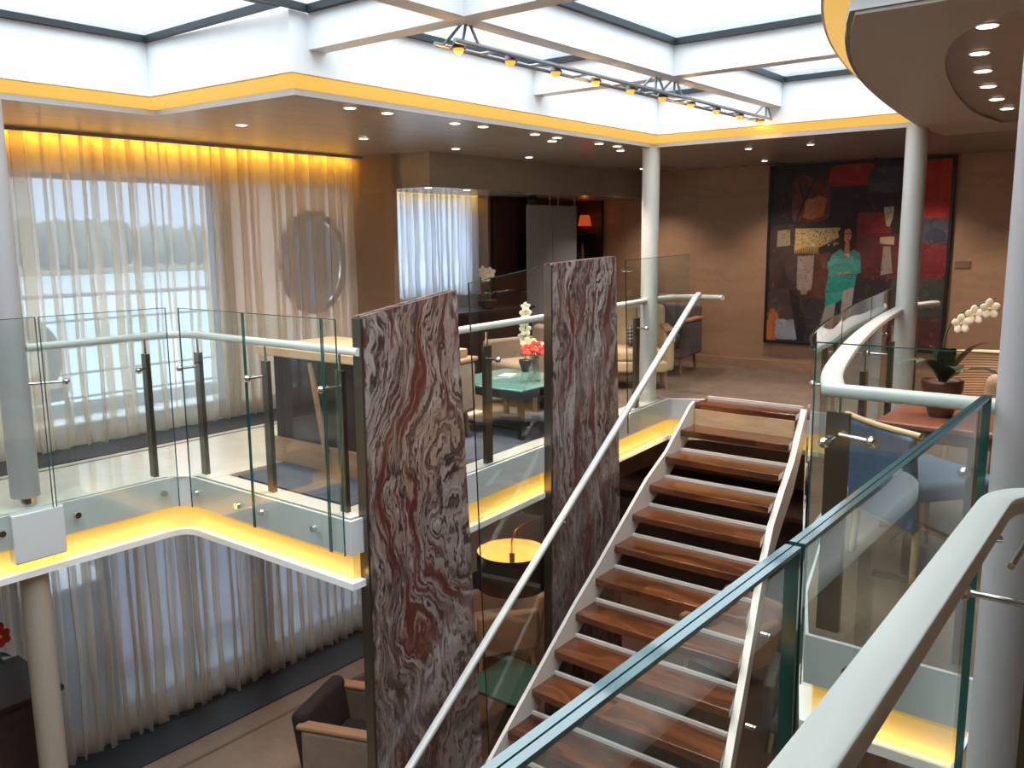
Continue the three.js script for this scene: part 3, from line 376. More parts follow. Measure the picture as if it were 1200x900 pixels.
// recess in the curved soffit
{ struct('trim_018', poly([[3.41, -0.7], ...ceilHole.slice(4, NC - 2).reverse().map(([a, b]) => [a + 0.005, b - 0.015]), [7.9, 1.8], [7.9, -0.7]], 2.335, 2.35, [[[3.6, -0.5], ...smooth([V(3.62, 0, 0.3), V(3.75, 0, 0.68), V(4.05, 0, 0.9), V(4.6, 0, 1.07), V(5.6, 0, 1.24), V(6.6, 0, 1.33), V(7.3, 0, 1.3)], 30).map((p) => [p.x, -p.z]), [7.3, -0.5]]]), M.soffitOval, 'plain curved soffit panel with a recess'); }
{ const t = thing('dome_camera', 'small black dome camera on the lowered ceiling', 'camera', V(8.2, 1.93, 6.2)); partL(t, 'mount', new THREE.CylinderGeometry(0.06, 0.07, 0.05, 20).translate(0, 0.075, 0), M.black); partL(t, 'dome', new THREE.SphereGeometry(0.055, 18, 10, 0, 6.29, Math.PI / 2, Math.PI / 2).translate(0, 0.05, 0), M.black); }

// ------------------------------------------------------------------ painting
{ const N = 640, c = document.createElement('canvas'); c.width = c.height = N; const x = c.getContext('2d'); seed = 77;
  const S = N / 780, X = (u) => (u - 75) * S, Yy = (v) => (v - 68) * S * 1.02;
  x.fillStyle = '#2a2226'; x.fillRect(0, 0, N, N);
  const patch = (u0, v0, u1, v1, col, n = 26, jit = 40) => { for (let i = 0; i < n * 2; i++) { const u = u0 + rnd() * (u1 - u0), v = v0 + rnd() * (v1 - v0), w = (u1 - u0) * (0.15 + rnd() * 0.5), h = (v1 - v0) * (0.15 + rnd() * 0.5), k = (rnd() - 0.5) * jit; x.fillStyle = `rgba(${col[0] + k | 0},${col[1] + k * 0.8 | 0},${col[2] + k * 0.8 | 0},${0.45 + rnd() * 0.4})`; x.save(); x.translate(X(Math.min(u1 - w / 2, Math.max(u0 + w / 2, u))), Yy(Math.min(v1 - h / 2, Math.max(v0 + h / 2, v)))); x.rotate((rnd() - 0.5) * 0.3); x.beginPath(); x.ellipse(0, 0, w * 0.56 * S, h * 0.56 * S, 0, 0, Math.PI * 2); x.fill(); x.restore(); } };
  patch(75, 68, 240, 330, [34, 28, 36], 30, 20); patch(180, 110, 350, 300, [92, 44, 38]); patch(350, 70, 540, 160, [150, 28, 24], 24); patch(360, 160, 600, 300, [38, 30, 46], 34, 20); patch(520, 85, 680, 190, [62, 62, 74], 24); patch(700, 60, 860, 300, [168, 30, 22], 36); patch(480, 270, 620, 370, [132, 36, 44], 30); patch(480, 360, 680, 540, [88, 38, 40], 36); patch(700, 300, 860, 400, [64, 66, 84], 26); patch(700, 400, 860, 540, [110, 30, 34], 26); patch(640, 540, 860, 720, [62, 64, 58], 30); patch(600, 700, 860, 830, [84, 40, 40], 26); patch(75, 320, 240, 600, [58, 44, 42], 36); patch(240, 440, 400, 660, [84, 48, 36], 34); patch(75, 600, 260, 760, [66, 50, 48], 28); patch(70, 690, 130, 830, [176, 96, 42], 18); patch(250, 640, 420, 830, [44, 38, 42], 30); patch(120, 735, 235, 825, [138, 146, 158], 26, 60);
  const blob = (pts, col) => { x.fillStyle = col; x.beginPath(); pts.forEach(([u, v], i) => (i ? x.lineTo(X(u), Yy(v)) : x.moveTo(X(u), Yy(v)))); x.closePath(); x.fill(); };
  blob([[250, 215], [300, 192], [338, 205], [325, 280], [270, 296], [228, 285]], '#a8603c'); patch(238, 205, 330, 285, [176, 104, 66], 12);
  blob([[112, 340], [172, 335], [176, 405], [110, 412]], '#8d7d62'); blob([[198, 332], [405, 330], [400, 372], [318, 412], [250, 410], [196, 430]], '#b39a6c');
  for (let i = 0; i < 260; i++) { x.fillStyle = rnd() < 0.5 ? 'rgba(96,72,44,.6)' : 'rgba(214,190,140,.6)'; x.fillRect(X(200 + rnd() * 195), Yy(335 + rnd() * 68), 3 + rnd() * 4, 2 + rnd() * 3); }
  for (let u = 196; u < 312; u += 9) blob([[u, 410], [u + 6, 410], [u + 4, 438 + rnd() * 14], [u + 1, 438]], '#c39a4e');
  blob([[212, 452], [292, 448], [284, 560], [262, 620], [236, 622], [222, 560]], '#8a7a70'); patch(215, 455, 288, 600, [150, 132, 124], 16, 40);
  blob([[178, 600], [216, 606], [268, 770], [250, 830], [226, 826]], '#1d1718'); x.strokeStyle = '#1c1516'; x.lineWidth = 7; x.beginPath(); x.moveTo(X(190), Yy(330)); x.quadraticCurveTo(X(240), Yy(180), X(290), Yy(110)); x.stroke(); x.beginPath(); x.moveTo(X(230), Yy(210)); x.lineTo(X(205), Yy(130)); x.stroke();
  blob([[588, 250], [632, 246], [630, 290], [618, 330], [604, 328], [594, 290]], '#b7ab98'); blob([[580, 372], [640, 370], [640, 404], [578, 400]], '#b79e7a'); blob([[596, 410], [626, 410], [640, 520], [590, 530]], '#8d8278');
  // figure: seated woman in a teal coat
  blob([[395, 345], [430, 322], [462, 330], [480, 372], [478, 425], [440, 432], [408, 425]], '#2a1612'); blob([[424, 340], [446, 334], [458, 356], [452, 384], [438, 396], [424, 384]], '#bf7b58'); blob([[430, 390], [448, 390], [452, 440], [426, 440]], '#a9684a'); blob([[428, 355], [438, 353], [438, 358], [428, 359]], '#3a1c14'); blob([[446, 353], [455, 355], [455, 359], [446, 358]], '#3a1c14'); blob([[441, 356], [446, 372], [439, 372]], '#99593e'); blob([[434, 380], [449, 380], [446, 385], [437, 385]], '#8e2f2a'); blob([[404, 350], [424, 330], [424, 400], [414, 440], [402, 432]], '#35190f'); blob([[456, 336], [476, 360], [482, 436], [466, 440], [460, 400]], '#35190f');
  blob([[372, 446], [410, 420], [432, 440], [436, 520], [400, 545], [358, 540]], '#3f9088'); blob([[446, 438], [470, 422], [500, 440], [506, 520], [470, 535], [440, 520]], '#378078'); blob([[428, 440], [452, 440], [446, 516], [424, 516]], '#c59a7c'); blob([[386, 500], [430, 506], [466, 500], [462, 524], [420, 530], [388, 520]], '#bb7c58');
  blob([[360, 545], [430, 528], [486, 534], [482, 580], [452, 600], [410, 650], [352, 672], [350, 600]], '#1f8f84'); patch(356, 560, 470, 640, [38, 140, 130], 12, 50); patch(356, 450, 500, 520, [70, 150, 142], 8, 60);
  blob([[352, 672], [400, 650], [390, 760], [330, 822], [318, 800]], '#8f8a86'); blob([[430, 600], [480, 580], [470, 700], [420, 760]], '#97928e');
  for (let i = 0; i < 1500; i++) { const q = [[24, 16, 20], [178, 128, 96], [150, 40, 34], [70, 74, 92], [40, 30, 44], [120, 84, 60]][rnd() * 6 | 0]; x.fillStyle = `rgba(${q},${0.1 + rnd() * 0.3})`; x.save(); x.translate(rnd() * N, rnd() * N); x.rotate(rnd() * 3); x.fillRect(0, 0, 3 + rnd() * 20, 1 + rnd() * 4); x.restore(); }
  for (let i = 0; i < 120; i++) { x.fillStyle = `rgba(${rnd() < 0.5 ? '20,14,16' : '170,120,90'},${0.1 + rnd() * 0.2})`; x.fillRect(rnd() * N, rnd() * N, 3 + rnd() * 16, 2 + rnd() * 5); }
  const mp = new THREE.CanvasTexture(c); mp.colorSpace = THREE.SRGBColorSpace; const cm = std('#ffffff', 0.55, { map: mp });
  const t = thing('painting', 'large square painting of a woman in teal among red and dark shapes', 'painting', V(9.95, 0.33, 3.12));
  const b0 = 4.06, b1 = 2.17, y0 = 0.345, y1 = 2.305; const g = new THREE.PlaneGeometry(b0 - b1, y1 - y0); g.rotateY(-Math.PI / 2); g.translate(9.918, (y0 + y1) / 2, -(b0 + b1) / 2); partW(t, 'canvas', g, cm, 'painted canvas');
  partW(t, 'frame', merge([box(9.905, 9.958, y0 - 0.03, y0, b1 - 0.03, b0 + 0.03), box(9.905, 9.958, y1, y1 + 0.03, b1 - 0.03, b0 + 0.03), box(9.905, 9.958, y0, y1, b1 - 0.03, b1), box(9.905, 9.958, y0, y1, b0, b0 + 0.03), box(9.93, 9.958, y0, y1, b1, b0)]), M.black, 'thin dark frame');
  solo('wall_plate', uvm(rbox(0.008, 0.075, 0.15, 0.003).translate(9.955, 1.24, -2.02)), M.tan, 'small beige plate on the wall right of the painting', 'sign'); }

// ------------------------------------------------------------------ curtains
function curtain(name, label, a0, a1, b, y0, y1, per, amp, mat, s0, group) { seed = s0; const xs = []; let a = a0; while (a < a1) { const w = per * (0.55 + rnd() * 1.1), h = amp * (0.5 + rnd() * 0.9), over = 0.4 + rnd() * 0.6; for (let k = 0; k < 10; k++) { const t = k / 10 * 2 * Math.PI; xs.push([a + w * (k / 10) + over * w * 0.5 * Math.sin(2 * t) * 0.9, h * Math.sin(t)]); } a += w; }
  const rows = 7, pos = [], idx = [], n = xs.length; for (let j = 0; j <= rows; j++) { const f = j / rows; xs.forEach(([p, q], i) => { const sway = 1 + 0.5 * (1 - f) ** 2 + 0.12 * Math.sin(i * 0.7 + j); pos.push(p + 0.012 * Math.sin(i * 0.31 + j * 1.3) * (1 - f), y0 + (y1 - y0) * f + (j === 0 ? 0.012 * Math.sin(i * 0.9) : 0), -(b + q * sway)); }); }
  for (let j = 0; j < rows; j++) for (let i = 0; i < n - 1; i++) { const A = j * n + i; idx.push(A, A + 1, A + n, A + 1, A + n + 1, A + n); }
  const g = new THREE.BufferGeometry(); g.setAttribute('position', new THREE.Float32BufferAttribute(pos, 3)); g.setIndex(idx); g.computeVertexNormals(); return solo(name, g, mat, label, 'curtain', group); }
curtain('sheer_curtain', 'long sheer curtain in folds over the river window of the upper deck', 1.2, 5.86, 6.685, 0.02, 2.345, 0.15, 0.03, M.sheer, 5);
curtain('sheer_curtain', 'sheer curtain at the picture edge left of the grey column', -1.9, 1.18, 6.685, 0.02, 2.345, 0.15, 0.03, M.sheer, 9);
curtain('sheer_curtain', 'bright white sheer curtain over the small window beyond the pillar', 6.14, 7.76, 6.66, 0.93, 2.025, 0.085, 0.022, M.sheerDense, 15);
curtain('sheer_curtain', 'long sheer curtain with a wavy hem over the lower deck windows', -1.9, 7.4, 6.66, LOW + 0.03, -0.41, 0.1, 0.042, M.sheer, 25);
solo('hem_rail', box(-1.9, 7.4, LOW + 0.16, LOW + 0.185, 6.755, 6.775), M.white, 'thin pale line of the sill behind the lower curtain', 'rail');

// ------------------------------------------------------------------ furniture
function local(label, name, cat, a, b, y, turn, group) { const t = thing(name, label, cat, V(a, y, b), group); t.rotation.y = turn; return t; }
function armchair(label, a, b, y, turn, o) { // local frame: seat faces +x, base at 0
  const { w = 0.68, d = 0.66, h = 0.8, seatH = 0.42, arm = 0.6, fabric, frame, seat = fabric, name = 'armchair' } = o, t = local(label, name, 'armchair', a, b, y, turn);
  for (const sx of [-1, 1]) for (const sz of [-1, 1]) partL(t, 'leg', cyl(new THREE.Vector3(sx * (d / 2 - 0.06), 0, sz * (w / 2 - 0.05)), new THREE.Vector3(sx * (d / 2 - 0.08), 0.2, sz * (w / 2 - 0.07)), 0.016, 0.022), frame);
  partL(t, 'seat_base', rbox(d - 0.06, 0.12, w - 0.08, 0.03).translate(0, 0.24, 0), fabric); partL(t, 'seat_cushion', rbox(d - 0.12, 0.14, w - 0.2, 0.05, 3).translate(0.03, seatH - 0.07, 0), seat);
  const bk = rbox(0.13, h - 0.22, w - 0.04, 0.055, 3).translate(0, (h - 0.22) / 2, 0); bk.rotateZ(0.16); bk.translate(-d / 2 + 0.06, 0.22, 0); partL(t, 'backrest', bk, o.back ?? fabric);
  for (const s of [-1, 1]) { const ar = partL(t, 'armrest', rbox(d - 0.06, arm - 0.2, 0.09, 0.035, 3).translate(0, 0.2 + (arm - 0.2) / 2, s * (w / 2 - 0.03)), fabric); if (o.cap) { const cp = mk('arm_cap', rbox(d, 0.035, 0.1, 0.015).translate(0, arm + 0.015, s * (w / 2 - 0.03)), frame); ar.add(cp); } }
  return t; }
function bigCushion(label, a, b, y, turn, mat, size = 0.36) { const g = rbox(0.12, size, size, 0.06, 4); g.rotateZ(0.25); const m = solo('cushion', g, mat, label, 'cushion'); m.position.copy(V(a, y, b)); m.rotation.y = turn; return m; }
// counter behind the balcony
{ const t = thing('counter', 'dark fronted counter with pale wooden top and plinth', 'counter', V(4.0, 0.012, 4.55)); const a0 = 3.72;
  partW(t, 'top', uvm(rbox(0.7, 0.062, 1.36, 0.008).translate(4.02, 0.80, -4.53)), M.lightWood, 'pale thick wooden top'); partW(t, 'body', box(a0 + 0.03, 4.32, 0.18, 0.765, 3.92, 5.12), M.darkWood, 'dark brown front'); partW(t, 'plinth', box(a0, 4.32, 0.012, 0.18, 3.90, 5.15), M.midWood, 'wooden plinth');
  partW(t, 'slanted_leg', cyl(V(3.70, 0.75, 4.66), V(3.70, 0.15, 4.53), 0.022, 0.022, 8), M.midWood, 'slanted wooden brace'); }
{ const t = thing('coffee_table', 'low table with teal glass top on the upper deck', 'table', V(5.62, 0.012, 4.5), undefined); const y = 0.40;
  partW(t, 'top', uvm(rbox(0.84, 0.016, 0.84, 0.006).translate(5.62, y, -4.46)), M.tealGlass, 'teal glass top'); for (const [da, db] of [[-1, -1], [1, -1], [-1, 1], [1, 1]]) partW(t, 'leg', box(5.62 + da * 0.37 - 0.02, 5.62 + da * 0.37 + 0.02, 0.012, y - 0.008, 4.46 + db * 0.37 - 0.02, 4.46 + db * 0.37 + 0.02), M.black);
  partW(t, 'apron', merge([box(5.22, 6.02, y - 0.075, y - 0.009, 4.06, 4.085), box(5.22, 5.245, y - 0.075, y - 0.009, 4.06, 4.86), box(5.995, 6.02, y - 0.075, y - 0.009, 4.06, 4.86)]), M.black, 'black frame below the glass'); partW(t, 'stretcher', merge([box(5.24, 6.0, 0.08, 0.1, 4.08, 4.1), box(5.24, 5.26, 0.08, 0.1, 4.08, 4.85)]), M.black); }
solo('menu_card', uvm(new THREE.BoxGeometry(0.16, 0.006, 0.1).rotateY(0.3).translate(5.72, 0.413, -4.6)), M.paper, 'white card lying on the teal table', 'card');
armchair('tan armchair behind the teal table', 6.55, 4.95, 0, 2.9, { fabric: M.tanFabric, frame: M.midWood, h: 0.72, w: 0.8 });
armchair('brown armchair half hidden behind the first marble screen', 4.8, 4.75, 0.012, 0.2, { fabric: M.tanFabric, frame: M.midWood, h: 0.7, cap: 1 });
armchair('cream upholstered armchair beyond the second marble screen', 8.0, 4.68, 0, 3.75, { fabric: M.creamFabric, frame: M.midWood, h: 0.84, cap: 1 });
armchair('grey upholstered armchair beside the cream one', 9.1, 4.95, 0, 3.3, { fabric: M.greyFabric, frame: M.midWood, h: 0.78, cap: 1 });
bigCushion('black and white patterned cushion on the cream armchair', 7.94, 4.65, 0.43, 3.75, M.cushion, 0.22);
// flowers
function petals(t, name, p, r, mat, n = 5, face = V(-0.8, 0.1, -0.6)) { const l = []; const q = new THREE.Quaternion().setFromUnitVectors(new THREE.Vector3(0, 0, 1), face.clone().normalize()); for (let k = 0; k < n; k++) { const s = new THREE.SphereGeometry(r * 0.62, 9, 6); s.scale(0.85, 1.15, 0.22); s.translate(0, r * 0.6, 0); s.rotateX(0.25); s.rotateZ(k / n * 2 * Math.PI); s.applyQuaternion(q); s.translate(p.x, p.y, p.z); l.push(s); } const m = partW(t, name, merge(l), mat); const c = ball(p.clone().addScaledVector(face.clone().normalize(), r * 0.12), r * 0.22, 8); c.translate(-t.position.x, -t.position.y, -t.position.z); const cm = mk('flower_centre', c, M.heart); m.add(cm); }
function leafGeo(base, tip, w, sag = 0.06) { const pos = [], idx = [], n = 10, d = tip.clone().sub(base), side = new THREE.Vector3().crossVectors(d, new THREE.Vector3(0, 1, 0)).normalize(); for (let i = 0; i <= n; i++) { const f = i / n, c = base.clone().addScaledVector(d, f); c.y += Math.sin(f * Math.PI) * sag; const ww = w * Math.sin(Math.PI * Math.min(0.999, f * 0.9 + 0.1)) ** 0.8; for (const s of [-1, 0, 1]) { const q = c.clone().addScaledVector(side, s * ww); pos.push(q.x, q.y + (s ? 0.2 * ww : 0), q.z); } if (i) for (const s of [0, 1]) { const A = (i - 1) * 3 + s; idx.push(A, A + 3, A + 1, A + 1, A + 3, A + 4); } } const g = new THREE.BufferGeometry(); g.setAttribute('position', new THREE.Float32BufferAttribute(pos, 3)); g.setIndex(idx); g.computeVertexNormals(); return g; }
function potGeo(r, h) { return new THREE.LatheGeometry([[0.001, 0], [r * 0.52, 0], [r * 0.62, h * 0.12], [r * 0.95, h * 0.72], [r, h * 0.92], [r * 0.97, h], [r * 0.86, h], [r * 0.86, h * 0.88], [0.001, h * 0.88]].map((p) => new THREE.Vector2(...p)), 32); }
function orchid(label, a, y, b, o) { const t = thing('potted_orchid', label, 'orchid', V(a, y, b)); const { r = 0.14, h = 0.2 } = o; partL(t, 'pot', potGeo(r, h), o.pot ?? M.pot, o.potLabel); partL(t, 'soil', new THREE.CylinderGeometry(r * 0.84, r * 0.84, 0.01, 24).translate(0, h * 0.9, 0), M.soil);
  for (const [da, dy, db, w] of o.leaves) { const B = V(a, y + h * 0.9, b); partW(t, 'leaf', leafGeo(B, B.clone().add(V(da, dy, db)), w), M.leaf); }
  const P = o.stem.map(([da, dy, db]) => V(a + da, y + dy, b + db)); partW(t, 'stem', tube(P, 0.005, 30, 6), M.stem); for (const [da, dy, db, pr] of o.flowers) petals(t, 'flower', V(a + da, y + dy, b + db), pr, o.petal ?? M.petal, 5, o.face); return t; }
// orchid on the table of the right balcony
{ const A = 5.02, B = 1.075, Y0 = 0.59; orchid('white orchid with long dark leaves in a brown pot', A, Y0, B, { r: 0.105, h: 0.2, potLabel: 'glossy brown pot', leaves: [[-0.1, 0.1, 0.2, 0.05], [-0.16, 0.12, 0.1, 0.045], [-0.06, 0.2, 0.06, 0.045], [-0.12, 0.2, -0.05, 0.045], [-0.06, 0.24, -0.24, 0.05], [-0.16, 0.08, -0.12, 0.05], [-0.05, 0.06, -0.3, 0.045]], stem: [[0, 0.16, 0], [0, 0.32, 0.01], [0.0, 0.46, -0.005], [-0.0, 0.56, -0.07], [-0.01, 0.60, -0.14], [-0.02, 0.64, -0.22]], flowers: [[-0.02, 0.50, -0.07, 0.042], [-0.03, 0.55, -0.13, 0.04], [-0.04, 0.585, -0.2, 0.042]] });
  const t = thing('side_table', 'reddish wooden side table carrying the orchid', 'table', V(5.08, 0, 1.02)); partW(t, 'top', uvm(rbox(0.66, 0.035, 0.62, 0.012).translate(5.06, 0.572, -1.02)), M.redWood, 'reddish brown wooden top'); for (const [x, z] of [[-1, -1], [1, -1], [-1, 1], [1, 1]]) partW(t, 'leg', cyl(V(5.06 + x * 0.27, 0.001, 1.02 + z * 0.25), V(5.06 + x * 0.27, 0.556, 1.02 + z * 0.25), 0.02), M.redWood); partW(t, 'apron', box(4.78, 5.34, 0.49, 0.553, 0.77, 1.27), M.redWood); }
// blue chair of the right balcony, its back towards the viewer
{ const t = local('blue backed chair with a pale wooden top rail on the right balcony', 'dining_chair', 'chair', 4.35, 0.98, 0, -0.657); const W = 0.5;
  const sheet = new THREE.CylinderGeometry(0.62, 0.6, 0.44, 20, 1, false, Math.PI * 1.5 - 0.42, 0.84); sheet.translate(0.38, 0.44, 0); partL(t, 'backrest', uvm(rbox(0.045, 0.44, W - 0.02, 0.02).rotateZ(0.1).translate(-0.24, 0.46, 0)), M.blueFabric, 'blue upholstered back'); sheet.dispose();
  partL(t, 'top_rail', tube([new THREE.Vector3(-0.25, 0.69, -W / 2 - 0.015), new THREE.Vector3(-0.275, 0.69, 0), new THREE.Vector3(-0.25, 0.69, W / 2 + 0.015)], 0.014, 20, 8), M.lightWood, 'pale wooden top rail');
  partL(t, 'seat', rbox(0.46, 0.09, W, 0.035, 3).translate(0, 0.42, 0), M.blueFabric); for (const x of [-1, 1]) for (const z of [-1, 1]) partL(t, 'leg', cyl(new THREE.Vector3(x * 0.21, 0, z * 0.22), new THREE.Vector3(x * 0.19, 0.4, z * 0.21), 0.015, 0.02), M.lightWood); partL(t, 'rear_panel', rbox(0.02, 0.1, W - 0.04, 0.008).translate(-0.225, 0.28, 0), M.tanFabric); }
// striped tub chair behind the orchid
{ const t = local('tub chair with striped seat and pale curved wooden rail behind the orchid', 'tub_chair', 'chair', 5.95, 0.98, 0, 2.9); const R = 0.33, sh = []; const arc = [...Array(15)].map((_, i) => { const f = -1.9 + 3.8 * i / 14; return new THREE.Vector3(-R * Math.cos(f), 0.8, R * Math.sin(f)); });
  partL(t, 'top_rail', tube(arc, 0.018, 30, 8), M.lightWood, 'pale curved wooden rail'); const g = new THREE.CylinderGeometry(R - 0.01, R - 0.05, 0.42, 30, 1, true, Math.PI * 1.5 - 1.85, 3.7); g.translate(0, 0.58, 0); partL(t, 'backrest', g, M.stripe, 'fine horizontal stripes'); partL(t, 'seat', new THREE.CylinderGeometry(0.28, 0.26, 0.12, 28).translate(0, 0.4, 0), M.pinkFabric, 'pale pink seat');
  for (const x of [-1, 1]) for (const z of [-1, 1]) partL(t, 'leg', cyl(new THREE.Vector3(x * 0.2, 0, z * 0.2), new THREE.Vector3(x * 0.17, 0.36, z * 0.17), 0.014, 0.018), M.lightWood); }
bigCushion('rose striped cushion standing in the tub chair', 5.9, 0.9, 0.47, 0.5, M.stripe, 0.26);
// vase with red and peach flowers on the teal table
{ const A = 5.62, B = 4.24, Y0 = 0.409, t = thing('flower_vase', 'clear vase of red and peach flowers on the teal table', 'vase', V(A, Y0, B)); partL(t, 'vase', new THREE.LatheGeometry([[0.001, 0], [0.05, 0], [0.058, 0.03], [0.045, 0.1], [0.03, 0.16], [0.042, 0.2]].map((p) => new THREE.Vector2(...p)), 24), M.vase, 'clear glass'); seed = 3;
  for (let k = 0; k < 5; k++) { const an = k * 1.3, e = V(A + 0.05 * Math.cos(an), Y0 + 0.25 + 0.03 * (k % 2), B + 0.06 * Math.sin(an)); partW(t, 'stem', tube([V(A, Y0 + 0.05, B), V(A + 0.01 * Math.cos(an), Y0 + 0.16, B + 0.01 * Math.sin(an)), e], 0.003, 10, 5), M.stem); petals(t, 'flower', e, k < 2 ? 0.06 : 0.045, k < 2 ? M.petalPeach : M.petalRed, 6, V(-0.6, 0.6, -0.5)); } }
orchid('pale orchid standing upright behind the teal table', 6.0, 0.41, 4.62, { r: 0.06, h: 0.1, pot: M.potDark, leaves: [[-0.1, 0.03, 0.08, 0.025], [0.08, 0.05, -0.1, 0.025]], stem: [[0, 0.08, 0], [0, 0.3, 0], [-0.02, 0.52, -0.02]], flowers: [[0, 0.36, 0, 0.045], [-0.01, 0.44, 0.01, 0.045], [-0.02, 0.5, -0.02, 0.045], [-0.02, 0.56, -0.02, 0.035], [0, 0.3, 0.02, 0.04]] });
// bar side: dark cabinets, hanging panels, bottle niche, sill with orchid
{ let t = thing('cabinet', 'tall dark maroon cabinet beside the bright small curtain', 'cabinet', V(8.3, 0, 6.5)); partW(t, 'body', box(7.93, 8.42, 0, 2.03, 6.58, 6.77), M.darkWood); partW(t, 'door', box(7.96, 8.40, 0.06, 1.98, 6.56, 6.58), M.darkRed, 'dark maroon door'); partW(t, 'side_post', box(7.885, 7.925, 0, 2.03, 6.6, 6.77), M.tan);
  t = thing('bar_niche', 'dark bar niche with glass shelves at the corner', 'shelf', V(9.2, 0, 6.6)); partW(t, 'back', box(8.54, 9.94, 0, 2.03, 6.72, 6.77), M.black); for (const y of [0.9, 1.25, 1.6]) partW(t, 'shelf', box(8.54, 9.94, y - 0.012, y, 6.45, 6.72), M.darkWood); partW(t, 'side', box(9.90, 9.945, 0, 2.03, 6.35, 6.72), M.darkWood);
  for (const [i, a] of [8.23, 8.75].entries()) { const w = 0.51, p = thing('hanging_panel', i ? 'right one of two grey fabric panels hanging before the bar' : 'left one of two grey fabric panels hanging before the bar', 'panel', V(a + 0.45, 0.3, 6.35)); partW(p, 'cloth', uvm(rbox(w, 1.62, 0.012, 0.004).translate(a + 0.31, 1.13, -6.35)), M.hanging, 'plain grey cloth'); for (const k of [0.1, w - 0.06]) partW(p, 'cord', cyl(V(a + 0.07 + k, 1.94, 6.35), V(a + 0.07 + k, 2.03, 6.35), 0.004), M.white); }
  for (let k = 0; k < 8; k++) { const a = 9.62 + (k % 4) * 0.07, y = k < 4 ? 1.25 : 0.9; solo('bottle', new THREE.LatheGeometry([[0.001, 0], [0.026, 0], [0.026, 0.13], [0.01, 0.18], [0.01, 0.23], [0.001, 0.23]].map((p) => new THREE.Vector2(...p)), 12).translate(a, y + 0.001, -6.6), k % 3 ? M.vase : M.copper, k % 3 ? 'clear bottle on the dark bar shelves' : 'amber bottle on the dark bar shelves', 'bottle', 'bottles in the bar niche'); }
  const l = thing('bar_lamp', 'small red shaded lamp glowing in the bar niche', 'lamp', V(9.76, 1.602, 6.52)); partL(l, 'shade', new THREE.CylinderGeometry(0.06, 0.09, 0.14, 20, 1, true).translate(0, 0.17, 0), M.lampRed, 'red glowing shade'); partL(l, 'stand', new THREE.CylinderGeometry(0.01, 0.035, 0.12, 12).translate(0, 0.06, 0), M.black); const pl = new THREE.PointLight('#ff7a3a', 0.03); pl.name = 'bar_lamp_glow'; pl.position.set(0, 0.17, 0); pl.castShadow = true; l.add(pl);
  t = thing('sideboard', 'dark low sideboard under the bright small curtain', 'sideboard', V(7.2, 0, 6.1)); partW(t, 'body', box(6.45, 7.85, 0, 0.78, 5.95, 6.4), M.darkWood); partW(t, 'top', box(6.42, 7.87, 0.78, 0.81, 5.92, 6.42), M.darkWood);
  orchid('pale orchid in a dark bowl on the sideboard', 7.2, 0.811, 6.05, { r: 0.1, h: 0.1, pot: M.potDark, petal: M.petal, leaves: [[-0.1, 0.05, 0.12, 0.03], [0.1, 0.06, -0.12, 0.03], [0.02, 0.14, 0.05, 0.03]], stem: [[0, 0.08, 0], [0.01, 0.22, 0], [0.04, 0.36, 0.02]], flowers: [[0.02, 0.34, 0.04, 0.05], [0.05, 0.38, 0, 0.05], [0.0, 0.4, 0.06, 0.045]] }); }

// ------------------------------------------------------------------ lower deck
{ const q = onY(600, 646, -0.98), t = thing('arc_lamp', 'arc floor lamp with a big dark drum shade lit inside', 'lamp', V(q.a + 1.05, LOW, q.b)); const A = q.a, B = q.b;
  partW(t, 'shade', new THREE.CylinderGeometry(0.29, 0.29, 0.3, 40, 1, true).translate(A, -1.12, -B), M.shadeOut, 'dark outside of the drum shade'); partW(t, 'shade_lining', new THREE.CylinderGeometry(0.284, 0.284, 0.3, 40, 1, true).translate(A, -1.12, -B), M.shadeIn, 'warm lit lining of the shade');
  partW(t, 'arm', tube([V(A, -1.02, B), V(A, -0.88, B), V(A + 0.05, -0.82, B), V(A + 0.5, -0.80, B), V(A + 1.0, -0.9, B), V(A + 1.05, -1.3, B), V(A + 1.05, LOW + 0.03, B)], 0.008, 60, 8), M.copper, 'thin copper arm'); partW(t, 'foot', cyl(V(A + 1.05, LOW + 0.001, B), V(A + 1.05, LOW + 0.04, B), 0.16, 0.15, 28), M.darkSteel);
  partW(t, 'socket', cyl(V(A, -1.08, B), V(A, -1.0, B), 0.022), M.black); partW(t, 'bulb', ball(V(A, -1.105, B), 0.03), M.spot, 'glowing bulb'); const p = new THREE.PointLight('#ffb872', 0.42); p.name = 'arc_lamp_glow'; p.position.copy(V(A - t.position.x, -1.105 - LOW, B + t.position.z)); p.shadow.radius = 1.5; p.castShadow = true; t.add(p); }
{ const t = thing('coffee_table', 'teal glass table on the lower deck beside the stairs', 'table', V(5.28, LOW, 4.22)); partW(t, 'top', uvm(rbox(0.62, 0.016, 0.6, 0.006).translate(5.28, -2.05, -4.22)), M.greenGlass, 'teal glass top'); for (const [x, z] of [[-1, -1], [1, -1], [-1, 1], [1, 1]]) partW(t, 'leg', box(5.28 + x * 0.27 - 0.018, 5.28 + x * 0.27 + 0.018, LOW + 0.001, -2.058, 4.22 + z * 0.26 - 0.018, 4.22 + z * 0.26 + 0.018), M.black); partW(t, 'frame', merge([box(5.0, 5.56, -2.09, -2.06, 3.95, 3.97), box(5.0, 5.02, -2.09, -2.06, 3.95, 4.49)]), M.black); }
armchair('tan armchair with a rolled arm on the beige lower floor', 3.98, 4.62, LOW + 0.009, -1.2, { fabric: M.tanFabric, frame: M.midWood, h: 0.72, arm: 0.62, seat: M.darkFabric, back: M.darkFabric, cap: 1 });
armchair('brown armchair under the arc lamp', 6.2, 5.15, LOW, 2.6, { fabric: M.tanFabric, frame: M.lightWood, h: 0.74 });
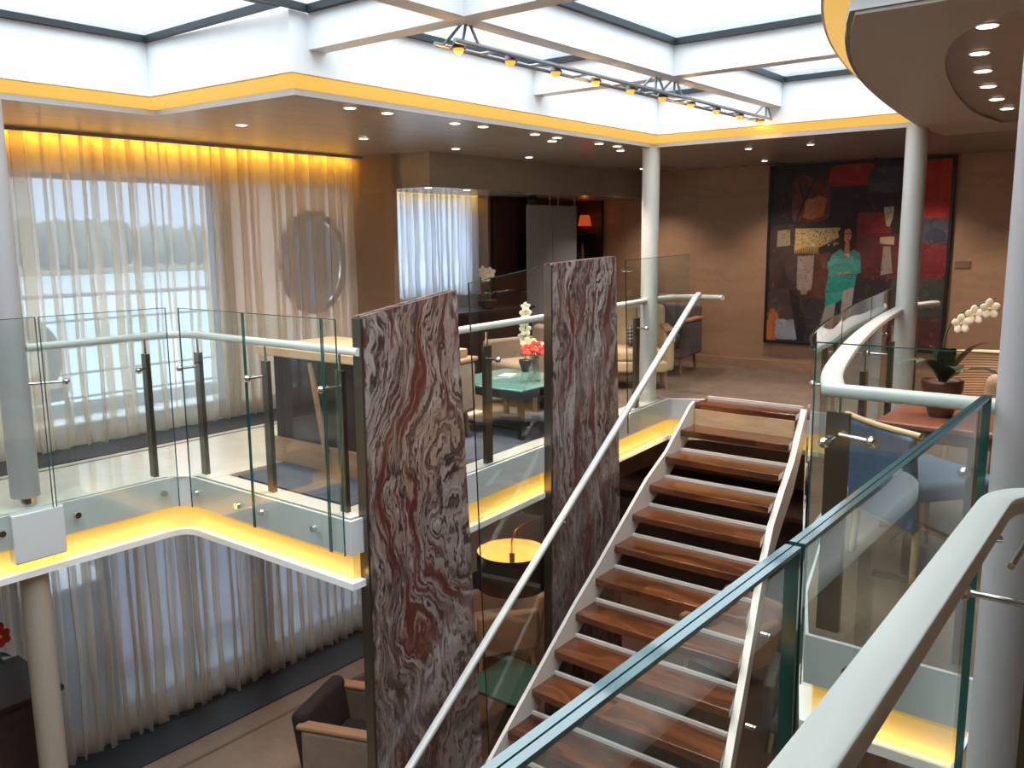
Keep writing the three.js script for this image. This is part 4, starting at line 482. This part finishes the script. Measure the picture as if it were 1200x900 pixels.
armchair('orange brown armchair below the stairs', 7.2, 3.2, LOW, 2.9, { fabric: M.pinkFabric, frame: M.lightWood, h: 0.74 });
armchair('grey armchair below the stairs', 6.6, 2.2, LOW, 3.4, { fabric: M.greyFabric, frame: M.lightWood, h: 0.74 });
{ const t = thing('cabinet', 'dark cabinet beside the lower column', 'cabinet', V(1.7, LOW, 5.9)); partW(t, 'body', box(1.2, 2.35, LOW + 0.06, -1.35, 5.7, 6.35), M.darkWood); partW(t, 'top', box(1.18, 2.37, -1.35, -1.32, 5.68, 6.37), M.darkWood); partW(t, 'foot', box(1.25, 2.3, LOW + 0.013, LOW + 0.06, 5.75, 6.3), M.black);
  const A = 1.98, B = 5.98, p = thing('flower_arrangement', 'red flowers with dark leaves on the cabinet by the lower column', 'flowers', V(A, -1.319, B)); partL(p, 'pot', potGeo(0.1, 0.14), M.potDark); seed = 8; for (let k = 0; k < 9; k++) { const an = k * 2.4, r = 0.06 + 0.02 * (k % 3), e = V(A + r * Math.cos(an) * 1.5, -1.319 + 0.3 + 0.12 * rnd(), B + r * Math.sin(an) * 1.5); partW(p, 'stem', tube([V(A, -1.2, B), V(A + r * 0.4 * Math.cos(an), -1.1, B + r * 0.4 * Math.sin(an)), e], 0.004, 8, 5), M.stem); petals(p, 'flower', e, 0.055, M.petalRed, 6, V(-0.6, 0.4, -0.7)); const lb = V(A, -1.2, B); partW(p, 'leaf', leafGeo(lb, lb.clone().add(V(0.2 * Math.cos(an + 1), 0.1, 0.2 * Math.sin(an + 1))), 0.05), M.leaf); } }
{ const t = thing('counter', 'dark wooden counter at the back of the lower deck', 'counter', V(9.2, LOW, 3)); partW(t, 'body', box(8.9, 9.9, LOW, -1.45, 1.0, 5.5), M.darkWood); partW(t, 'top', box(8.85, 9.93, -1.45, -1.4, 0.95, 5.55), M.darkWood); }

// ------------------------------------------------------------------ outdoors
solo('river', box(-300, 500, -6.6, -6.5, 8.6, 225.9), M.water, 'calm pale river outside the window', 'water', undefined, 'stuff');
{ seed = 4; const l = []; for (let k = 0; k < 260; k++) { const a = -150 + 600 * (k / 260) + rnd() * 3, h = 5 + 6 * fbm(k / 22, 3, 3) + rnd() * 2.5, s = new THREE.SphereGeometry(1, 7, 5); s.scale(2.6 + rnd() * 2, h * 0.62, 2.5); s.translate(a, -5.4 + h * 0.6, -(232 + rnd() * 16)); l.push(s); } solo('tree_line', merge(l), M.tree, 'distant line of olive trees on the far river bank', 'trees', undefined, 'stuff'); }
solo('river_bank', box(-300, 500, -6.6, -5.4, 226, 270), M.bank, 'low far bank under the trees', 'bank', undefined, 'stuff');
struct('floor_balcony', box(-2.4, 10, -0.2, 0.0, 6.88, 8.15), M.outWhite, 'pale outdoor walkway deck'); struct('ceiling_balcony', box(-2.4, 6.2, 2.2, 2.3, 6.88, 7.35), M.outWhite, 'roof edge above the outdoor walkway'); struct('floor_balcony_001', box(-2.4, 10, LOW - 0.1, LOW, 6.88, 8.15), M.outWhite, 'pale lower outdoor walkway deck');
{ const t = thing('deck_railing', 'outdoor deck railing seen through the upper sheer curtain', 'railing', V(3.5, 0, 8.0)); for (const [y, r] of [[1.09, 0.025], [0.86, 0.012], [0.62, 0.012], [0.38, 0.012], [0.16, 0.012]]) partW(t, 'rail', cyl(V(-2.4, y, 8.0), V(9.9, y, 8.0), r), M.outRail); for (let a = -2; a < 10; a += 1.25) partW(t, 'post', cyl(V(a, 0, 8.0), V(a, 1.09, 8.0), 0.02), M.outRail); partW(t, 'kick_board', box(-2.4, 9.9, 0.001, 0.12, 7.98, 8.02), M.outRail); }
{ const t = thing('deck_railing', 'outdoor railing and white bulwark seen through the lower sheer curtain', 'railing', V(3.5, LOW, 8.0)); partW(t, 'bulwark', box(-2.4, 9.9, LOW, LOW + 1.15, 7.99, 8.02), M.translucentBulwark, 'grey bulwark made translucent so that sky light brightens it'); for (const y of [LOW + 1.24, LOW + 1.42, LOW + 1.64, LOW + 1.9]) partW(t, 'rail', cyl(V(-2.4, y, 8.0), V(9.9, y, 8.0), 0.015), M.outRail); for (let a = -2; a < 10; a += 0.62) partW(t, 'post', cyl(V(a, LOW + 1.15, 8.0), V(a, -0.2, 8.0), 0.012), M.outRail); }  // bulwark made translucent to add a sky glow behind the curtain
{ const t = thing('deck_locker', 'white locker on the lower walkway behind the curtain', 'locker', V(3.1, LOW, 7.5)); partW(t, 'body', uvm(rbox(0.75, 1.15, 0.55, 0.05, 3).translate(3.1, LOW + 0.577, -7.5)), M.outWhite); partW(t, 'lid', uvm(rbox(0.82, 0.07, 0.62, 0.03, 3).translate(3.1, LOW + 1.19, -7.5)), M.white); }
function roundChair(label, a, y, b) { const t = thing('round_chair', label, 'chair', V(a, y, b)); const g = new THREE.TorusGeometry(0.27, 0.09, 10, 30); g.scale(1, 1, 0.6); partL(t, 'backrest', g.translate(0, 0.62, 0), M.wicker, 'round wicker back'); partL(t, 'seat', new THREE.CylinderGeometry(0.27, 0.25, 0.1, 24).translate(0, 0.38, 0.22), M.wicker); for (const [x, z] of [[-1, 0], [1, 0], [-1, 2], [1, 2]]) partL(t, 'leg', cyl(new THREE.Vector3(x * 0.2, 0, 0.02 + z * 0.2), new THREE.Vector3(x * 0.18, 0.36, 0.04 + z * 0.18), 0.015), M.wicker); }
roundChair('round backed wicker chair outside the upper curtain beside the column', 3.0, 0.001, 7.45); roundChair('round backed wicker chair outside the lower curtain beside the column', 2.3, LOW + 0.001, 7.45);
{ const t = thing('deck_railing', 'thin sun deck railing seen through the skylight', 'railing', V(3, 2.88, 6.6)); for (const y of [3.2, 3.5, 3.85]) partW(t, 'rail', cyl(V(-2.3, y, 6.6), V(10, y, 6.6), 0.014), M.outWhite); for (let a = -2; a <= 10; a += 1.1) partW(t, 'post', cyl(V(a, 2.871, 6.6), V(a, 3.85, 6.6), 0.03), M.outWhite); }
renderer.render(scene, camera);
